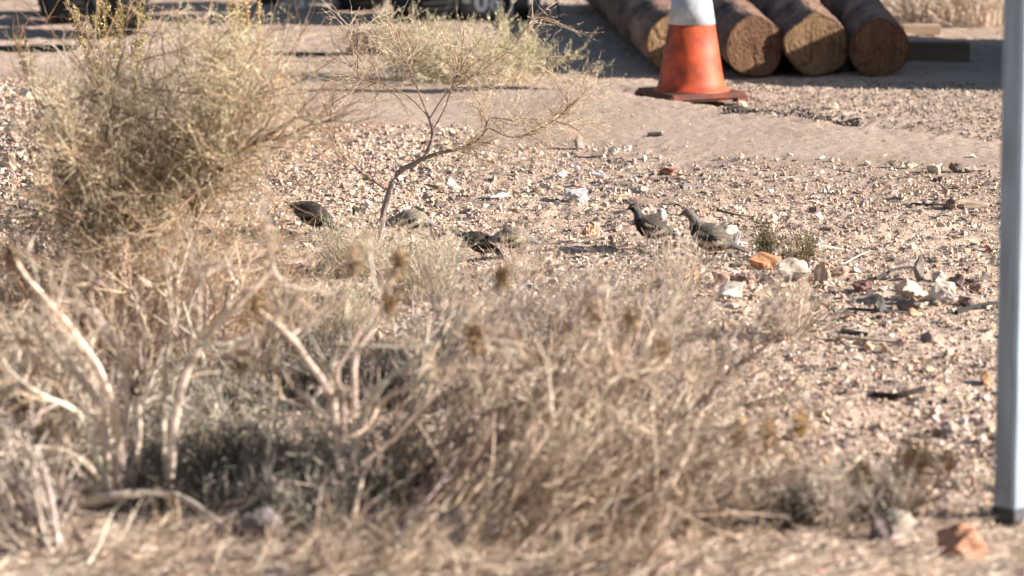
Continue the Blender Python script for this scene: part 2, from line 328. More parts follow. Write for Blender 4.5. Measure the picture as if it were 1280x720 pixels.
cream, pink, white, rust, grey, blk, brn, tan = (.58, .46, .35), (.50, .34, .26), (.70, .62, .53), (.50, .20, .095), (.42, .40, .38), (.05, .04, .04), (.22, .14, .11), (.52, .39, .27)
ROCKS = [
 (1203, 682, 72, 46, (.40, .175, .10), 'big rust orange rock at the bottom right corner beside the foot of the post', 1, 1.1, (.46, .24, .15), 44),
 (1122, 664, 52, 46, (.30, .25, .20), 'grey and cream rock left of the big rust orange rock', 2, .8, (.42, .36, .29), 18),
 (1096, 668, 30, 34, (.14, .10, .10), 'dark purplish rock leaning on the left side of the grey and cream rock', 3, .8, None, 12),
 (1178, 372, 38, 36, white, 'chunky off white rock in the dark shaded rock cluster left of the post', 4, .9, (.72, .60, .48), 14),
 (1141, 362, 46, 24, (.72, .58, .46), 'flat cream slab leaning against the chunky off white rock', 5, .7, None, 12),
 (1199, 352, 18, 16, (.20, .13, .11), 'dark brown upright stone between the chunky off white rock and the post', 71, .7, None, 12),
 (1222, 360, 22, 10, (.30, .16, .11), 'flat reddish stone near the post beside the chunky off white rock', 72, .8, None, 12),
 (1210, 378, 24, 12, (.16, .12, .11), 'flat dark stone at the right foot of the chunky off white rock', 73, .8, None, 12),
 (1172, 347, 24, 14, (.66, .56, .46), 'cream stone on the back of the chunky off white rock', 74, .8, None, 12),
 (962, 352, 26, 12, (.14, .10, .09), 'dark stone between the smooth orange rock and the broad cream rock', 75, .8, None, 12),
 (1050, 340, 26, 12, (.56, .38, .27), 'tan brown stone right of the tilted pink tan rock', 76, .8, None, 12),
 (1151, 336, 17, 30, (.25, .21, .19), 'upright pointed grey stone standing behind the cream slab', 6, .5, None, 10),
 (1140, 384, 40, 22, (.15, .12, .11), 'dark grey rock in front of the cream slab', 7, .8, None, 14),
 (1080, 358, 34, 13, (.20, .09, .07), 'flat dark red stone left of the rock cluster', 8, .8, None, 12),
 (1100, 383, 22, 22, (.09, .09, .10), 'small blocky blue black stone in front of the flat dark red stone', 9, .9, None, 12),
 (957, 328, 46, 22, (.62, .27, .12), 'smooth orange rock just right of the standing quail', 10, .8, None, 16),
 (861, 347, 34, 24, (.58, .29, .12), 'crumbly mottled orange rock below the standing quail', 11, .9, (.30, .13, .06), 22),
 (912, 364, 40, 20, white, 'flat whitish rock below the smooth orange rock', 12, .7, None, 12),
 (898, 348, 30, 18, pink, 'pinkish rock between the crumbly orange rock and the whitish rock', 13, .8, (.3, .2, .18), 12),
 (930, 350, 40, 14, (.34, .22, .20), 'flat purplish rock lying under the smooth orange rock', 14, .8, None, 12),
 (990, 340, 52, 26, (.70, .56, .44), 'broad cream rock right of the smooth orange rock', 15, .8, None, 14),
 (1027, 344, 26, 30, (.66, .46, .34), 'tilted pink tan rock at the right end of the broad cream rock', 16, .6, None, 12),
 (1166, 427, 34, 22, (.25, .15, .14), 'squat purple brown rock with a pale right face in the open gravel', 17, .9, (.4, .27, .22), 16),
 (1230, 475, 20, 25, (.30, .14, .09), 'small reddish block touching the left edge of the post', 18, .9, (.6, .38, .2), 10),
 (1188, 256, 20, 15, (.24, .15, .11), 'dark brown angular stone at the left end of a flat tan stone', 19, .9, None, 12),
 (1219, 257, 44, 11, (.56, .40, .28), 'long flat tan stone behind the post', 20, .6, None, 12),
 (718, 247, 36, 19, (.50, .47, .47), 'flat blue grey stone in the gravel above the central quails', 21, .9, None, 12),
 (836, 215, 24, 10, (.32, .12, .05), 'rust brown stone behind the two right hand quails', 22, .8, None, 12),
 (860, 233, 26, 10, (.17, .15, .16), 'flat dark slate stone below the rust brown stone', 23, .7, None, 10),
 (821, 168, 24, 6, (.10, .09, .09), 'flat black stone alone on the smooth packed dirt', 24, .8, None, 10),
 (624, 246, 38, 9, (.78, .74, .70), 'long white stone right of the dark forked trunk', 25, .7, None, 12),
 (739, 287, 26, 20, (.68, .44, .29), 'leaning cream orange stone left of the dark headed quail', 26, .7, None, 10),
 (832, 282, 9, 12, (.88, .86, .84), 'tiny bright white pebble on the shoulder of the dark headed quail', 27, .8, None, 12),
 (826, 269, 22, 13, (.68, .62, .54), 'pale rounded stone right behind the dark headed quail', 28, .8, None, 14),
 (902, 282, 18, 10, (.07, .06, .06), 'black stone just behind the back of the standing quail', 29, .8, None, 10),
 (912, 289, 26, 13, (.68, .56, .46), 'cream stone right of the black stone behind the standing quail', 30, .8, None, 12),
 (922, 302, 14, 20, (.80, .74, .66), 'white stone by the tail tip of the standing quail', 31, .8, None, 12),
 (1020, 302, 18, 15, (.80, .76, .72), 'small white stone right of the dark green sprigs', 32, .8, None, 12),
 (754, 188, 15, 10, (.66, .58, .50), 'leftmost of three pale stones at the edge of the gravel above the quails', 33, .8, None, 12),
 (768, 188, 16, 9, (.75, .70, .64), 'middle one of three pale stones at the edge of the gravel above the quails', 34, .8, None, 12),
 (783, 186, 14, 9, (.72, .64, .57), 'rightmost of three pale stones at the edge of the gravel above the quails', 35, .8, None, 12),
 (726, 178, 16, 20, (.42, .34, .30), 'purple grey upright stone left of the three pale stones', 36, .6, None, 10),
 (748, 218, 20, 9, (.76, .74, .72), 'white flat stone below the three pale stones', 37, .8, None, 10),
 (702, 218, 14, 10, (.78, .74, .70), 'small white stone above the blue grey stone', 38, .8, None, 10),
 (928, 131, 14, 10, (.62, .46, .34), 'pale pebble at the right corner of the traffic cone base', 39, .9, None, 12),
 (1042, 133, 15, 8, (.72, .58, .42), 'pale stone in the sunlit patch in front of the logs', 40, .9, None, 12),
 (1196, 210, 20, 13, (.14, .09, .08), 'dark brown stone in the row of stones beside the post', 41, .8, None, 10),
 (1168, 212, 22, 10, (.60, .48, .38), 'tan stone left of the dark brown stone in the row beside the post', 42, .8, None, 10),
 (1140, 207, 22, 9, (.68, .56, .46), 'cream stone at the left end of the row of stones beside the post', 43, .8, None, 10),
 (1216, 213, 20, 8, (.46, .38, .32), 'greyish stone at the right end of the row beside the post', 44, .8, None, 10),
 (449, 265, 18, 11, (.03, .022, .02), 'small black stone standing in for shadow between the shaded quail and the forked trunk', 45, .9, None, 12),  # black stone fills the place of a small dark shadow
 (325, 656, 58, 34, (.20, .18, .17), 'rounded blurry grey rock in the shaded scrub at the lower left', 46, .8, None, 30),
 (1186, 538, 24, 22, (.33, .28, .27), 'round grey stone with a reddish tint between dark stick and post', 47, .9, None, 22),
 (913, 436, 20, 16, (.80, .74, .68), 'bright white stone under the dark gnarled twigs', 48, .8, None, 12),
 (908, 408, 18, 14, (.66, .42, .28), 'orange tan stone beneath the dark gnarled twigs', 49, .8, None, 12),
 (1118, 205, 16, 9, (.40, .31, .25), 'brownish stone just before the row of stones beside the post', 50, .8, None, 10),
 (568, 232, 24, 20, (.62, .56, .50), 'pale grey stone right of the trunk near a dark hole', 51, .8, None, 12),
 (20, 165, 34, 30, (.66, .56, .45), 'broad cream rock in the rubble at the left edge', 52, .8, None, 14),
 (8, 205, 30, 26, (.60, .50, .40), 'tan rock at the lower part of the rubble on the left edge', 53, .8, None, 12),
 (36, 118, 30, 18, (.74, .66, .56), 'flat cream rock on top of the rubble at the left edge', 54, .8, None, 12),
 (52, 148, 20, 18, (.50, .42, .36), 'brown grey rock between the rubble and the big shrub', 55, .8, None, 12),
 (418, 8, 16, 12, (.50, .42, .36), 'small grey brown stone right of the pale jack leg of the trailer', 56, .9, None, 16),
 (355, 33, 8, 7, (.05, .03, .02), 'tiny dark stone alone on the dirt in front of the trailer', 57, .9, None, 10),
 (785, 665, 34, 16, (.70, .60, .50), 'pale flat stone under the straw heap at the bottom', 58, .8, None, 12),
 (1070, 690, 30, 12, (.62, .52, .42), 'flat tan stone on the soft dirt at the bottom right', 59, .8, None, 12),
 (1000, 604, 26, 16, (.72, .66, .58), 'pale stone half buried below the grey scrub at the bottom right', 60, .8, None, 12),
 (990, 545, 26, 18, (.66, .56, .48), 'cream stone above the grey scrub at the lower right', 61, .8, None, 12),
]
for (x, y, a, b, c, lab, sd_, dep, c2, n) in ROCKS: rock(x, y, a, b, c, lab, sd_, dep, col2=c2, n=n)
# loose stones one could count but not tell apart
def loose(n, cells, sz, cols, label, group, seed):
    base = None; r = np.random.default_rng(seed); protos = []
    for i in range(5):
        V, T = hull(11, seed * 10 + i); V = V * np.array([1, .8, .6])
        col = np.clip(np.tile(np.array(cols[i % len(cols)]), (len(V), 1)) * r.uniform(.85, 1.15, (len(V), 1)), 0, .9)
        protos.append(mesh_np('stone', V, None, T, col, M_STONE))
    for i in range(n):
        x0, y0, x1, y1 = cells[r.integers(len(cells))]; p = gp(r.uniform(x0, x1), r.uniform(y0, y1)); o = link('stone', protos[r.integers(5)], None, p + np.array([0, 0, .004]))
        s = r.uniform(*sz); o.scale = (s * r.uniform(.8, 1.3), s, s * r.uniform(.7, 1.1)); o.rotation_euler = (r.normal(0, .2), r.normal(0, .2), r.uniform(0, 6.28)); tag(o, label, 'stone', group)
loose(46, [(640, 200, 1240, 260), (940, 240, 1240, 330), (700, 195, 1240, 225)], (.012, .022), [white, cream, (.7, .6, .5)], 'small pale angular stone on the gravel between the quails and the packed dirt', 'small pale stones on the upper gravel', 201)
loose(34, [(640, 200, 1240, 330), (1040, 215, 1240, 300)], (.010, .020), [brn, (.3, .2, .15), (.16, .13, .12)], 'small dark brown stone on the gravel between the quails and the packed dirt', 'small dark stones on the upper gravel', 202)
loose(50, [(1000, 400, 1235, 640), (880, 380, 1100, 520)], (.010, .020), [white, cream, pink], 'small cream stone on the open gravel left of the post', 'small cream stones on the lower right gravel', 203)
loose(34, [(1000, 400, 1235, 640), (900, 400, 1200, 560)], (.010, .019), [brn, (.36, .18, .12), (.14, .12, .12)], 'small dark reddish stone on the open gravel left of the post', 'small dark stones on the lower right gravel', 204)
loose(44, [(340, 180, 580, 300), (560, 240, 760, 340)], (.012, .022), [cream, white, pink], 'pale angular stone in the rubble around the dark forked trunk', 'pale stones in the middle rubble', 205)
loose(26, [(-20, 110, 60, 235)], (.018, .034), [cream, white, grey], 'pale broken stone in the rubble along the left edge', 'pale stones in the left rubble', 206)
loose(30, [(640, 330, 1080, 400)], (.014, .028), [cream, pink, (.6, .35, .2)], 'pinkish stone in the loose row below the quails', 'pinkish stones below the quails', 207)

# ------------------------------------------------------------------ background: logs, planks, cone, trailer
def log_thing(fx, fy, bx, by, rpx, label, seed, endcol, ext=1.0, flat=0.):
    a = at(fx, fy); b = at(bx, by); r = rpx / S(fy); d = b - a; L = np.linalg.norm(d) * ext; rz = math.atan2(d[1], d[0])
    t = thing('log', a + np.array([0, 0, 0]), label, 'log', 'logs lying side by side behind the traffic cone', rz)
    rr = np.random.default_rng(seed); n, K = 72, 90; th = np.linspace(0, 2 * math.pi, n, endpoint=False)
    prof = 1 + sum(rr.normal(0, .014) * np.cos(k * th + rr.uniform(0, 6.28)) for k in range(2, 7))
    if flat: prof = prof * (1 - flat * np.exp(-((th - 1.0) / .45) ** 2))
    xs = np.linspace(0, L, K); V = []
    for i, x in enumerate(xs):
        q = r * prof * (1 + .018 * np.sin(3 * x + 2 * th + seed) + .012 * np.sin(9 * x + 5 * th) + rr.normal(0, .006, n)); q = q * (1 + .015 * math.sin(x * 2.3 + seed))
        V.append(np.stack([np.full(n, x), q * np.cos(th), r + q * np.sin(th)], 1))
    V = np.array(V); V[..., 0] -= V[..., 1] * .24; id_ = np.arange(n * K).reshape(K, n)
    q = np.stack([id_[:-1], np.roll(id_[:-1], -1, 1), np.roll(id_[1:], -1, 1), id_[1:]], -1).reshape(-1, 4)
    link('trunk', mesh_np('trunk', V.reshape(-1, 3), q, None, None, M_BARK, True), t)
    # cut faces: rings, drying cracks and torn fibres
    cracks = [(rr.uniform(0, 6.28), rr.uniform(.02, .05), rr.uniform(.15, .6)) for _ in range(4)]
    for x, s, ii in ((0, -1, 0), (L, 1, -1)):
        ring = V[ii]; rad = 26; rows = [np.array([[x, 0, r]])]; cc = [np.array([endcol[1]])]
        oy, oz = rr.normal(0, .12, 2)
        for k in range(1, rad + 1):
            f = k / rad; w_ = ring * f + np.array([x, 0, r]) * (1 - f); w_ = w_.copy()
            dep = np.zeros(n)
            for a_, wd_, st_ in cracks: dep += np.exp(-((np.angle(np.exp(1j * (th - a_ - .15 * np.sin(9 * f)))) * f / wd_) ** 2)) * (f > st_)
            w_[:, 0] = x - w_[:, 1] * .24 + s * (.004 if k < rad else 0) + (rr.normal(0, .0018, n) - s * .006 * np.clip(dep, 0, 1) if k < rad else 0); rows.append(w_)
            fy = w_[:, 1] / r; rg = .5 + .5 * np.sin(30 * np.hypot(fy - oy, (w_[:, 2] - r) / r - oz)); fib = .5 + .5 * np.sin(fy * 27 + 2 * np.sin(fy * 13)) * np.sin(fy * 49 + .6 * (w_[:, 2] / r))
            mixf = np.clip(.15 + .15 * rg + .65 * fib + rr.normal(0, .12, n), 0, 1)[:, None]; c_ = np.array(endcol[0]) * mixf + np.array(endcol[1]) * (1 - mixf); c_ = c_ * (1 - .45 * np.clip(dep, 0, 1))[:, None] * (1 - .45 * (f > .93)); cc.append(c_)
        W = np.concatenate(rows); T = [[0, 1 + (j + 1) % n, 1 + j] for j in range(n)]; Q = []
        for k in range(rad - 1):
            for j in range(n): Q.append([1 + k * n + j, 1 + k * n + (j + 1) % n, 1 + (k + 1) * n + (j + 1) % n, 1 + (k + 1) * n + j])
        link('cut_face', mesh_np('cut_face', W, Q, T, np.clip(np.concatenate(cc), 0, .9), M_CUT, True), t)
    return t
M_CUT = mat('sawn_wood', attr=True, var=.25, vscale=16, bump=.004, bscale=90, stretch=(1, 1.6, .35))
M_BARK = mat('log_bark', (.24, .14, .095), dark=(.065, .038, .028), vscale=5, var=.35, bump=.012, bscale=22, stretch=(.35, 1.6, 1.6), detail=8)
M_END = ((.20, .105, .058), (.05, .026, .016)); M_END2 = ((.27, .165, .085), (.075, .042, .025))
log_thing(843, 92, 780, 33, 38, 'leftmost log of the pile, mostly hidden behind the traffic cone at its near end', 11, M_END2, 1.5)
log_thing(943, 97, 878, 35, 39, 'log whose round sawn end shows just right of the traffic cone', 12, M_END, 1.5)
log_thing(1020, 96, 966, 35, 41, 'widest log with a pale yellowish top on its sawn end, third from the left', 13, M_END2, 1.5, flat=.12)
log_thing(1099, 97, 1062, 35, 37, 'rightmost log of the pile with dark fibrous sawn end beside the planks', 14, M_END, 1.5)
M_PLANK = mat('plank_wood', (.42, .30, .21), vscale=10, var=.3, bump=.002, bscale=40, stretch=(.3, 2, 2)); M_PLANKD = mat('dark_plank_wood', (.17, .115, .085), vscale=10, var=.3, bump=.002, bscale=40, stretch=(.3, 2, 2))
def plank(x0, x1, yb, hpx, m, label, dep, rz):
    a = at(x0, yb); b = at(x1, yb); L = b[0] - a[0]; h = hpx / S(yb); bm = bmesh.new(); bevel_box(bm, (L, dep, h), (L / 2, 0, h / 2), None, .004)
    for v in bm.verts: v.co.z += .004 * math.sin(v.co.x * 9)
    o = bm_obj('plank', bm, m, None, False, a); o.rotation_euler = (0, 0, rz); return tag(o, label, 'plank')
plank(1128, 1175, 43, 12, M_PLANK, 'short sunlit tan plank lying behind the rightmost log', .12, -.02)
plank(1128, 1211, 78, 26, M_PLANKD, 'thick timber coloured dark for the shade right of the rightmost log', .10, -.05)  # darker wood copy, the timber's shade put into its colour
# unseen log pile, added past the right edge of the frame to cast shade inward
PILE = []
def shade_pile_log(x, z, r, y0, L, label, seed):
    t = log_thing(1400, 80, 1385, 25, 40, label, seed, M_END, 1.0); t.location = (x, y0, z); t.rotation_euler = (0, 0, R(93)); sc_ = r / (40 / S(80)); t.scale = (L, sc_, sc_); t['group'] = 'unseen logs added past the right edge to cast shade'
xr = 2.92
for i, (dx, dz, dy, lab) in enumerate(((0, 0, .16, 'bottom log at the left end of the unseen stack added to cast shade'), (.47, 0, .06, 'second bottom log from the left in the unseen stack added to cast shade'), (.94, 0, -.03, 'third bottom log from the left in the unseen stack added to cast shade'), (1.41, 0, -.05, 'rightmost bottom log in the unseen stack added to cast shade'),
                                       (.22, .41, .06, 'upper log at the left end of the unseen stack added to cast shade'), (.71, .43, -.02, 'middle upper log in the unseen stack added to cast shade'), (1.2, .43, -.08, 'upper log at the right end of the unseen stack added to cast shade'))):
    shade_pile_log(xr + .24 + dx, -.01 + dz, .24 if i < 4 else .265, 18.98 + dy, 1.0, lab, 31 + i)

# traffic cone
M_ORANGE = mat('orange_rubber', (.50, .075, .02), dark=(.27, .045, .018), rough=.6, var=.2, vscale=9, bump=.0006, bscale=40, spec=.4)
M_WHITE = mat('reflective_white_sleeve', (.46, .48, .52), dark=(.30, .31, .33), rough=.55, var=.12, vscale=9)
M_BASE = mat('dirty_orange_rubber', (.17, .045, .028), dark=(.07, .045, .04), rough=.6, var=.2, vscale=14)
cb = at(864, 124, 0); s = S(124)
t = thing('traffic_cone', cb, 'orange traffic cone with a white collar standing in front of the logs', 'traffic cone')
t.rotation_euler = (0, 0, R(24))
bm = bmesh.new(); bevel_box(bm, (.40, .40, .035), (0, 0, .0275), None, .012)
for i, (x, y) in enumerate(((-.17, -.17), (.17, -.17), (.17, .17), (-.17, .17))): bevel_box(bm, (.06, .06, .03), (x, y, .014), None, .004)
bm_obj('base', bm, M_BASE, t)
def crad(z): return .168 - z * .165
bm = bmesh.new(); lathe(bm, [(.185, .040), (.180, .052), (crad(.06) + .004, .06), (crad(.10), .10), (crad(.2), .2), (crad(.36), .36)], 48); bm_obj('body', bm, M_ORANGE, t, True)
bm = bmesh.new(); lathe(bm, [(crad(.36) + .0035, .358), (crad(.5) + .0035, .50)], 48); bm_obj('collar', bm, M_WHITE, t, True)
bm = bmesh.new(); lathe(bm, [(crad(.50), .50), (crad(.70), .70), (crad(.86) - .002, .86), (.018, .875), (.012, .87)], 48); bm_obj('tip', bm, M_ORANGE, t, True)
M_SEAM = mat('seam', (.10, .03, .02), var=.1)
bm = bmesh.new()
for i in range(16):
    z = .09 + i * .016; a = R(198 - 24); bevel_box(bm, (.004, .004, .006), ((crad(z) + .001) * math.cos(a), (crad(z) + .001) * math.sin(a), z), None, 0)
bm_obj('stitched_seam', bm, M_SEAM, t)

# trailer seen low, only its wheels and frame reach into the picture
M_RUB = mat('tyre_rubber', (.018, .018, .019), rough=.8, var=.2); M_STEEL = mat('dark_painted_steel', (.025, .03, .032), rough=.5, var=.2); M_RIM = mat('steel_rim', (.10, .10, .10), rough=.4, metal=.3); M_GALV = mat('pale_galvanised_steel', (.5, .48, .45), rough=.5, var=.15)
tl = at(145, 44); trz = R(25)
tr = thing('trailer', tl, 'low dark trailer frame with black tyres at the top left edge of the picture', 'trailer', None, trz)
def wheel(x, y, r=.31, wd=.22, parent=tr, nm='wheel'):
    bm = bmesh.new(); h = wd / 2
    lathe(bm, [(r * .55, -h * .8), (r * .8, -h), (r * .95, -h * .85), (r, -h * .5), (r, h * .5), (r * .95, h * .85), (r * .8, h), (r * .55, h * .8)], 40, 'X')
    for i in range(40):
        a = 2 * math.pi * i / 40; bevel_box(bm, (wd * .8, .016, .012), (0, 0, r), None, 0)
    # tread blocks go round the tyre
        bm.verts.ensure_lookup_table(); vv = bm.verts[-8:]; bmesh.ops.rotate(bm, verts=vv, cent=(0, 0, 0), matrix=Matrix.Rotation(a, 3, 'X'))
    w_ = bm_obj(nm, bm, M_RUB, parent, False, (x, y, r))
    for sgn in (1,):
        bm = bmesh.new(); lathe(bm, [(.03, -h * .9), (r * .5, -h * .82), (r * .56, -h * .84), (r * .56, h * .84), (r * .5, h * .82), (.03, h * .9)], 28, 'X'); bm_obj('rim', bm, M_RIM, w_, False)
    return w_
for y in (0, .86):
    wheel(0, y); wheel(1.82, y)
    if y == 0: continue
    bm = bmesh.new(); bevel_box(bm, (1.7, .06, .06), (.91, y, .31)); bm_obj('axle', bm, M_STEEL, tr)
for x in (.28, 1.54):
    bm = bmesh.new(); bevel_box(bm, (.06, 2.3, .10), (x, 2.1, .50)); bm_obj('frame_rail', bm, M_STEEL, tr)
for y in (1.9, 3.05):
    bm = bmesh.new(); bevel_box(bm, (1.32, .05, .08), (.91, y, .50)); bm_obj('cross_bar', bm, M_STEEL, tr)
bm = bmesh.new(); lathe(bm, [(.05, 0), (.05, .02), (.026, .025), (.026, .52)], 20); o = bm_obj('jack_leg', bm, M_GALV, tr, True)
j = at(380, 12); rel = Matrix.Rotation(-trz, 3, 'Z') @ Vector(j - tl); o.location = rel
# dark steel bar along the far side, low to the ground
def bar(x0, y0, x1, y1, h, d, m, name, label, cat):
    a = gp(x0, y0); b = gp(x1, y1); L = float(np.linalg.norm((b - a)[:2])); bm = bmesh.new(); bevel_box(bm, (L, d, h), (L / 2, 0, h / 2 - .005), None, .003)
    o = bm_obj(name, bm, m, None, False, a); o.rotation_euler = (0, -math.atan2((b - a)[2], L), math.atan2(b[1] - a[1], b[0] - a[0])); return tag(o, label, cat)
bar(322, 6, 462, 5, .07, .10, M_STEEL, 'steel_beam', 'long black steel beam on the dirt behind the pale jack leg', 'steel beam')
bar(-60, 64, 96, 62, .03, .05, M_STEEL, 'shadow_bar', 'thin black bar standing in for a shadow line at the left edge', 'shadow bar')  # dark bar stands in for a shadow line on the dirt
bar(326, 67, 440, 69, .016, .03, M_STEEL, 'iron_rod', 'thin dark iron rod lying on the dirt between the two shrubs', 'iron rod')
bar(-60, 21, 70, 20, .035, .06, M_STEEL, 'shadow_strip', 'black strip standing in for a shadow stripe left of the trailer tyre', 'shadow strip')  # black strip shaped as a shadow stripe thrown by the trailer
bar(700, 17, 762, 15, .02, .04, M_PLANK, 'wooden_lath', 'thin grey brown wooden lath on the dirt left of the logs', 'wooden lath')
# pallet-like rack behind the middle shrub
pb = gp(472, 68); t = thing('slatted_rack', pb, 'low dark slatted wooden rack behind the middle shrub', 'rack')
for k in range(6):
    bm = bmesh.new(); bevel_box(bm, (.04, .05, .12), (-.12 + k * .055, 0, .06), None, .003); bm_obj('slat', bm, M_PLANKD, t)
for z in (.02, .11):
    bm = bmesh.new(); bevel_box(bm, (.36, .02, .022), (.015, .037, z), None, .002); bm_obj('rail', bm, M_PLANKD, t)
# lettered grey drum
M_DRUM = mat('grey_plastic', (.21, .21, .22), rough=.5, var=.12, vscale=14); M_LET = mat('white_letter_paint', (.78, .78, .78), rough=.6, var=.05)
db = at(602, 24); t = thing('grey_bucket', db, 'grey round bucket with white lettering behind the top of the middle shrub', 'bucket')
bm = bmesh.new(); lathe(bm, [(.06, .0), (.10, .004), (.135, .02), (.158, .055), (.170, .10), (.176, .38), (.182, .385), (.182, .41), (.17, .41), (.165, .1), (.05, .05)], 48); bm_obj('body', bm, M_DRUM, t, True)
for i, ch in enumerate('-08'):
    cu = bpy.data.curves.new('lettering', 'FONT'); cu.body = ch; cu.size = .15; cu.extrude = .004; cu.offset = .006; cu.align_x = 'CENTER'
    o = bpy.data.objects.new('tmp', cu); C.objects.link(o); dg = bpy.context.evaluated_depsgraph_get(); me = bpy.data.meshes.new_from_object(o.evaluated_get(dg)); bpy.data.objects.remove(o); me.name = 'lettering'
    me.materials.clear(); me.materials.append(M_LET)
    x = (-.09, .0, .085)[i]; z = .065 + (.02 if i == 0 else 0)
    for v in me.vertices:   # wrap the letter onto the round wall
        X_ = v.co.x + x; Y_ = v.co.y; Zt = v.co.z; rr_ = .172 + (z + Y_ - .1) * .015 + .002 + Zt; a = X_ / .172; v.co = (rr_ * math.sin(a), -rr_ * math.cos(a), z + Y_)
    link('lettering', me, t)
# hand cart right of it
hb = at(652, 27); t = thing('hand_cart', hb, 'small dark hand cart with grey strut right of the grey bucket', 'hand cart')
wheel(0, 0, .12, .09, t); 
bm = bmesh.new(); bevel_box(bm, (.045, .03, .62), (.085, 0, .31), None, .004); bm_obj('strut', bm, mat('grey_steel', (.22, .23, .25), rough=.45), t)
bm = bmesh.new(); bevel_box(bm, (.02, .16, .5), (0, 0, .25), Matrix.Rotation(-.25, 3, 'Y'), .004); o = bm_obj('side_plate', bm, mat('blue_grey_steel', (.10, .14, .18), rough=.45), t, False, (.16, 0, .01))
wheel(-.45, .1, .30, .18, t)

# ------------------------------------------------------------------ QUAILS
def quail(px, py, length, heading, pts, label, male=True, tone=1., seed=0, dz=0., dark=0., sx=1.):
    """px,py = pixel of the feet; pts = spine from tail tip to crown in body lengths (x forward, z up, half width, half height)"""
    base = gp(px, py); t = thing('quail', base, label, 'quail', 'quails feeding among the stones', heading)
    K, n = 90, 40; sp = catm(pts, K); rr = np.random.default_rng(seed); L = length
    x, z, rw, rh = sp[:, 0] * L, sp[:, 1] * L, np.maximum(sp[:, 2], .004) * L, np.maximum(sp[:, 3], .003) * L
    tx, tz = np.gradient(x), np.gradient(z); q = np.hypot(tx, tz) + 1e-9; tx /= q; tz /= q
    th = np.linspace(0, 2 * math.pi, n, endpoint=False); u = np.linspace(0, 1, K)
    c, s_ = np.cos(th)[None], np.sin(th)[None]              # s_=1 top, -1 belly
    w_ = rw[:, None] * c; h_ = rh[:, None] * s_
    fl = 1 + .028 * np.sin(th[None] * 9 + u[:, None] * 60) * ((u > .15) & (u < .8))[:, None] + rr.normal(0, .012, (K, n))
    w_ = w_ * fl; h_ = h_ * fl
    V = np.stack([x[:, None] - tz[:, None] * h_, w_, z[:, None] + tx[:, None] * h_], -1)
    U = np.broadcast_to(u[:, None], (K, n)); Tt = np.broadcast_to(s_, (K, n))
    olive, greyb, buff, chest, blk_, wht, brown = np.array([.20, .165, .125]), np.array([.27, .27, .28]), np.array([.50, .41, .29]), np.array([.22, .095, .05]), np.array([.012, .011, .012]), np.array([.80, .78, .74]), np.array([.26, .14, .08])
    col = np.zeros((K, n, 3)); col[:] = olive
    def put(m, cc, a=1.): col[m] = col[m] * (1 - a) + cc * a
    put(U < .22, np.array([.17, .16, .155])); put((U < .2) & (Tt < -.2), buff * .6)
    put((U > .22) & (U < .62) & (Tt < .25), buff * .85)
    streak = (np.sin(th[None] * 7 + U * 30) > .1); flank = (U > .26) & (U < .6) & (Tt < .35) & (Tt > -.75)
    put(flank, olive * .15); put(flank & streak, np.array([.95, .82, .62])); put(flank & ~streak & (U > .40), chest if male else olive * .6)
    put((U > .34) & (U < .52) & (Tt < -.78), blk_ if male else buff); put((U > .5) & (U < .66) & (Tt < .2), olive * .4)
    put((U > .58) & (U < .78), greyb if male else np.array([.33, .30, .27])); wing = (U > .24) & (U < .58) & (Tt > .35); put(wing & (np.sin(U * 90 + th[None] * 6) > .55), np.array([.33, .28, .21]))
    put((U > .24) & (U < .56) & (np.abs(Tt - .38) < .09), np.array([.48, .42, .32]))
    if male:
        put((U > .80) & (Tt > .1), brown); put((U > .83) & (Tt < .35), blk_); put((U > .80) & (U < .83) & (Tt < .4), wht); put((U > .84) & (np.abs(Tt - .42) < .12), wht); put((U > .70) & (U < .80) & (Tt < 0), greyb * .9)
    else:
        put(U > .78, np.array([.34, .29, .24])); sc = (U > .66) & (U < .82) & (np.sin(th[None] * 16) * np.sin(U * 120) > .2); put(sc, np.array([.16, .13, .11]))
    col = col * rr.uniform(.8, 1.2, (K, n, 1)) * tone
    if dark: col = col * (1 - dark)
    id_ = np.arange(K * n).reshape(K, n); Q = np.stack([id_[:-1], np.roll(id_[:-1], -1, 1), np.roll(id_[1:], -1, 1), id_[1:]], -1).reshape(-1, 4)
    A = Acc(); A.add(V.reshape(-1, 3), Q=Q, col=np.clip(col.reshape(-1, 3), 0, .9))
    A.add(np.array([V[0].mean(0), V[-1].mean(0)]), T=np.zeros((0, 3), int), col=np.array([olive, olive]) * tone)
    nv = K * n
    A.T.append(np.array([[nv, (j + 1) % n, j] for j in range(n)] + [[nv + 1, (K - 1) * n + j, (K - 1) * n + (j + 1) % n] for j in range(n)]))
    # legs and toes, joined to the body
    ib = int(K * .42); bx, bz = x[ib], z[ib] - rh[ib] * .6
    P = []; rads = []
    for sg in (-1, 1):
        hip = np.array([bx, sg * rw[ib] * .45, bz]); hock = np.array([bx - .03 * L, sg * rw[ib] * .45, bz * .45]); foot = np.array([bx + .02 * L, sg * rw[ib] * .5, .004])
        P.append(catm([hip, hock, foot], 8)); rads.append((.014 * L, .008 * L))
        for a in (-.5, 0, .5, 3.14):
            tip = foot + np.array([math.cos(a), math.sin(a), -.02]) * .13 * L * (.5 if a > 3 else 1); P.append(catm([foot, (foot + tip) / 2 + np.array([0, 0, .006 * L]), tip], 8)); rads.append((.009 * L, .004 * L))
    for p_, (a, b) in zip(P, rads): A.tubes(p_[None], a, b, np.array([[.18, .14, .11]]), 6)
    if dz: pass
    A.build('body', M_BIRD, t, None, True)
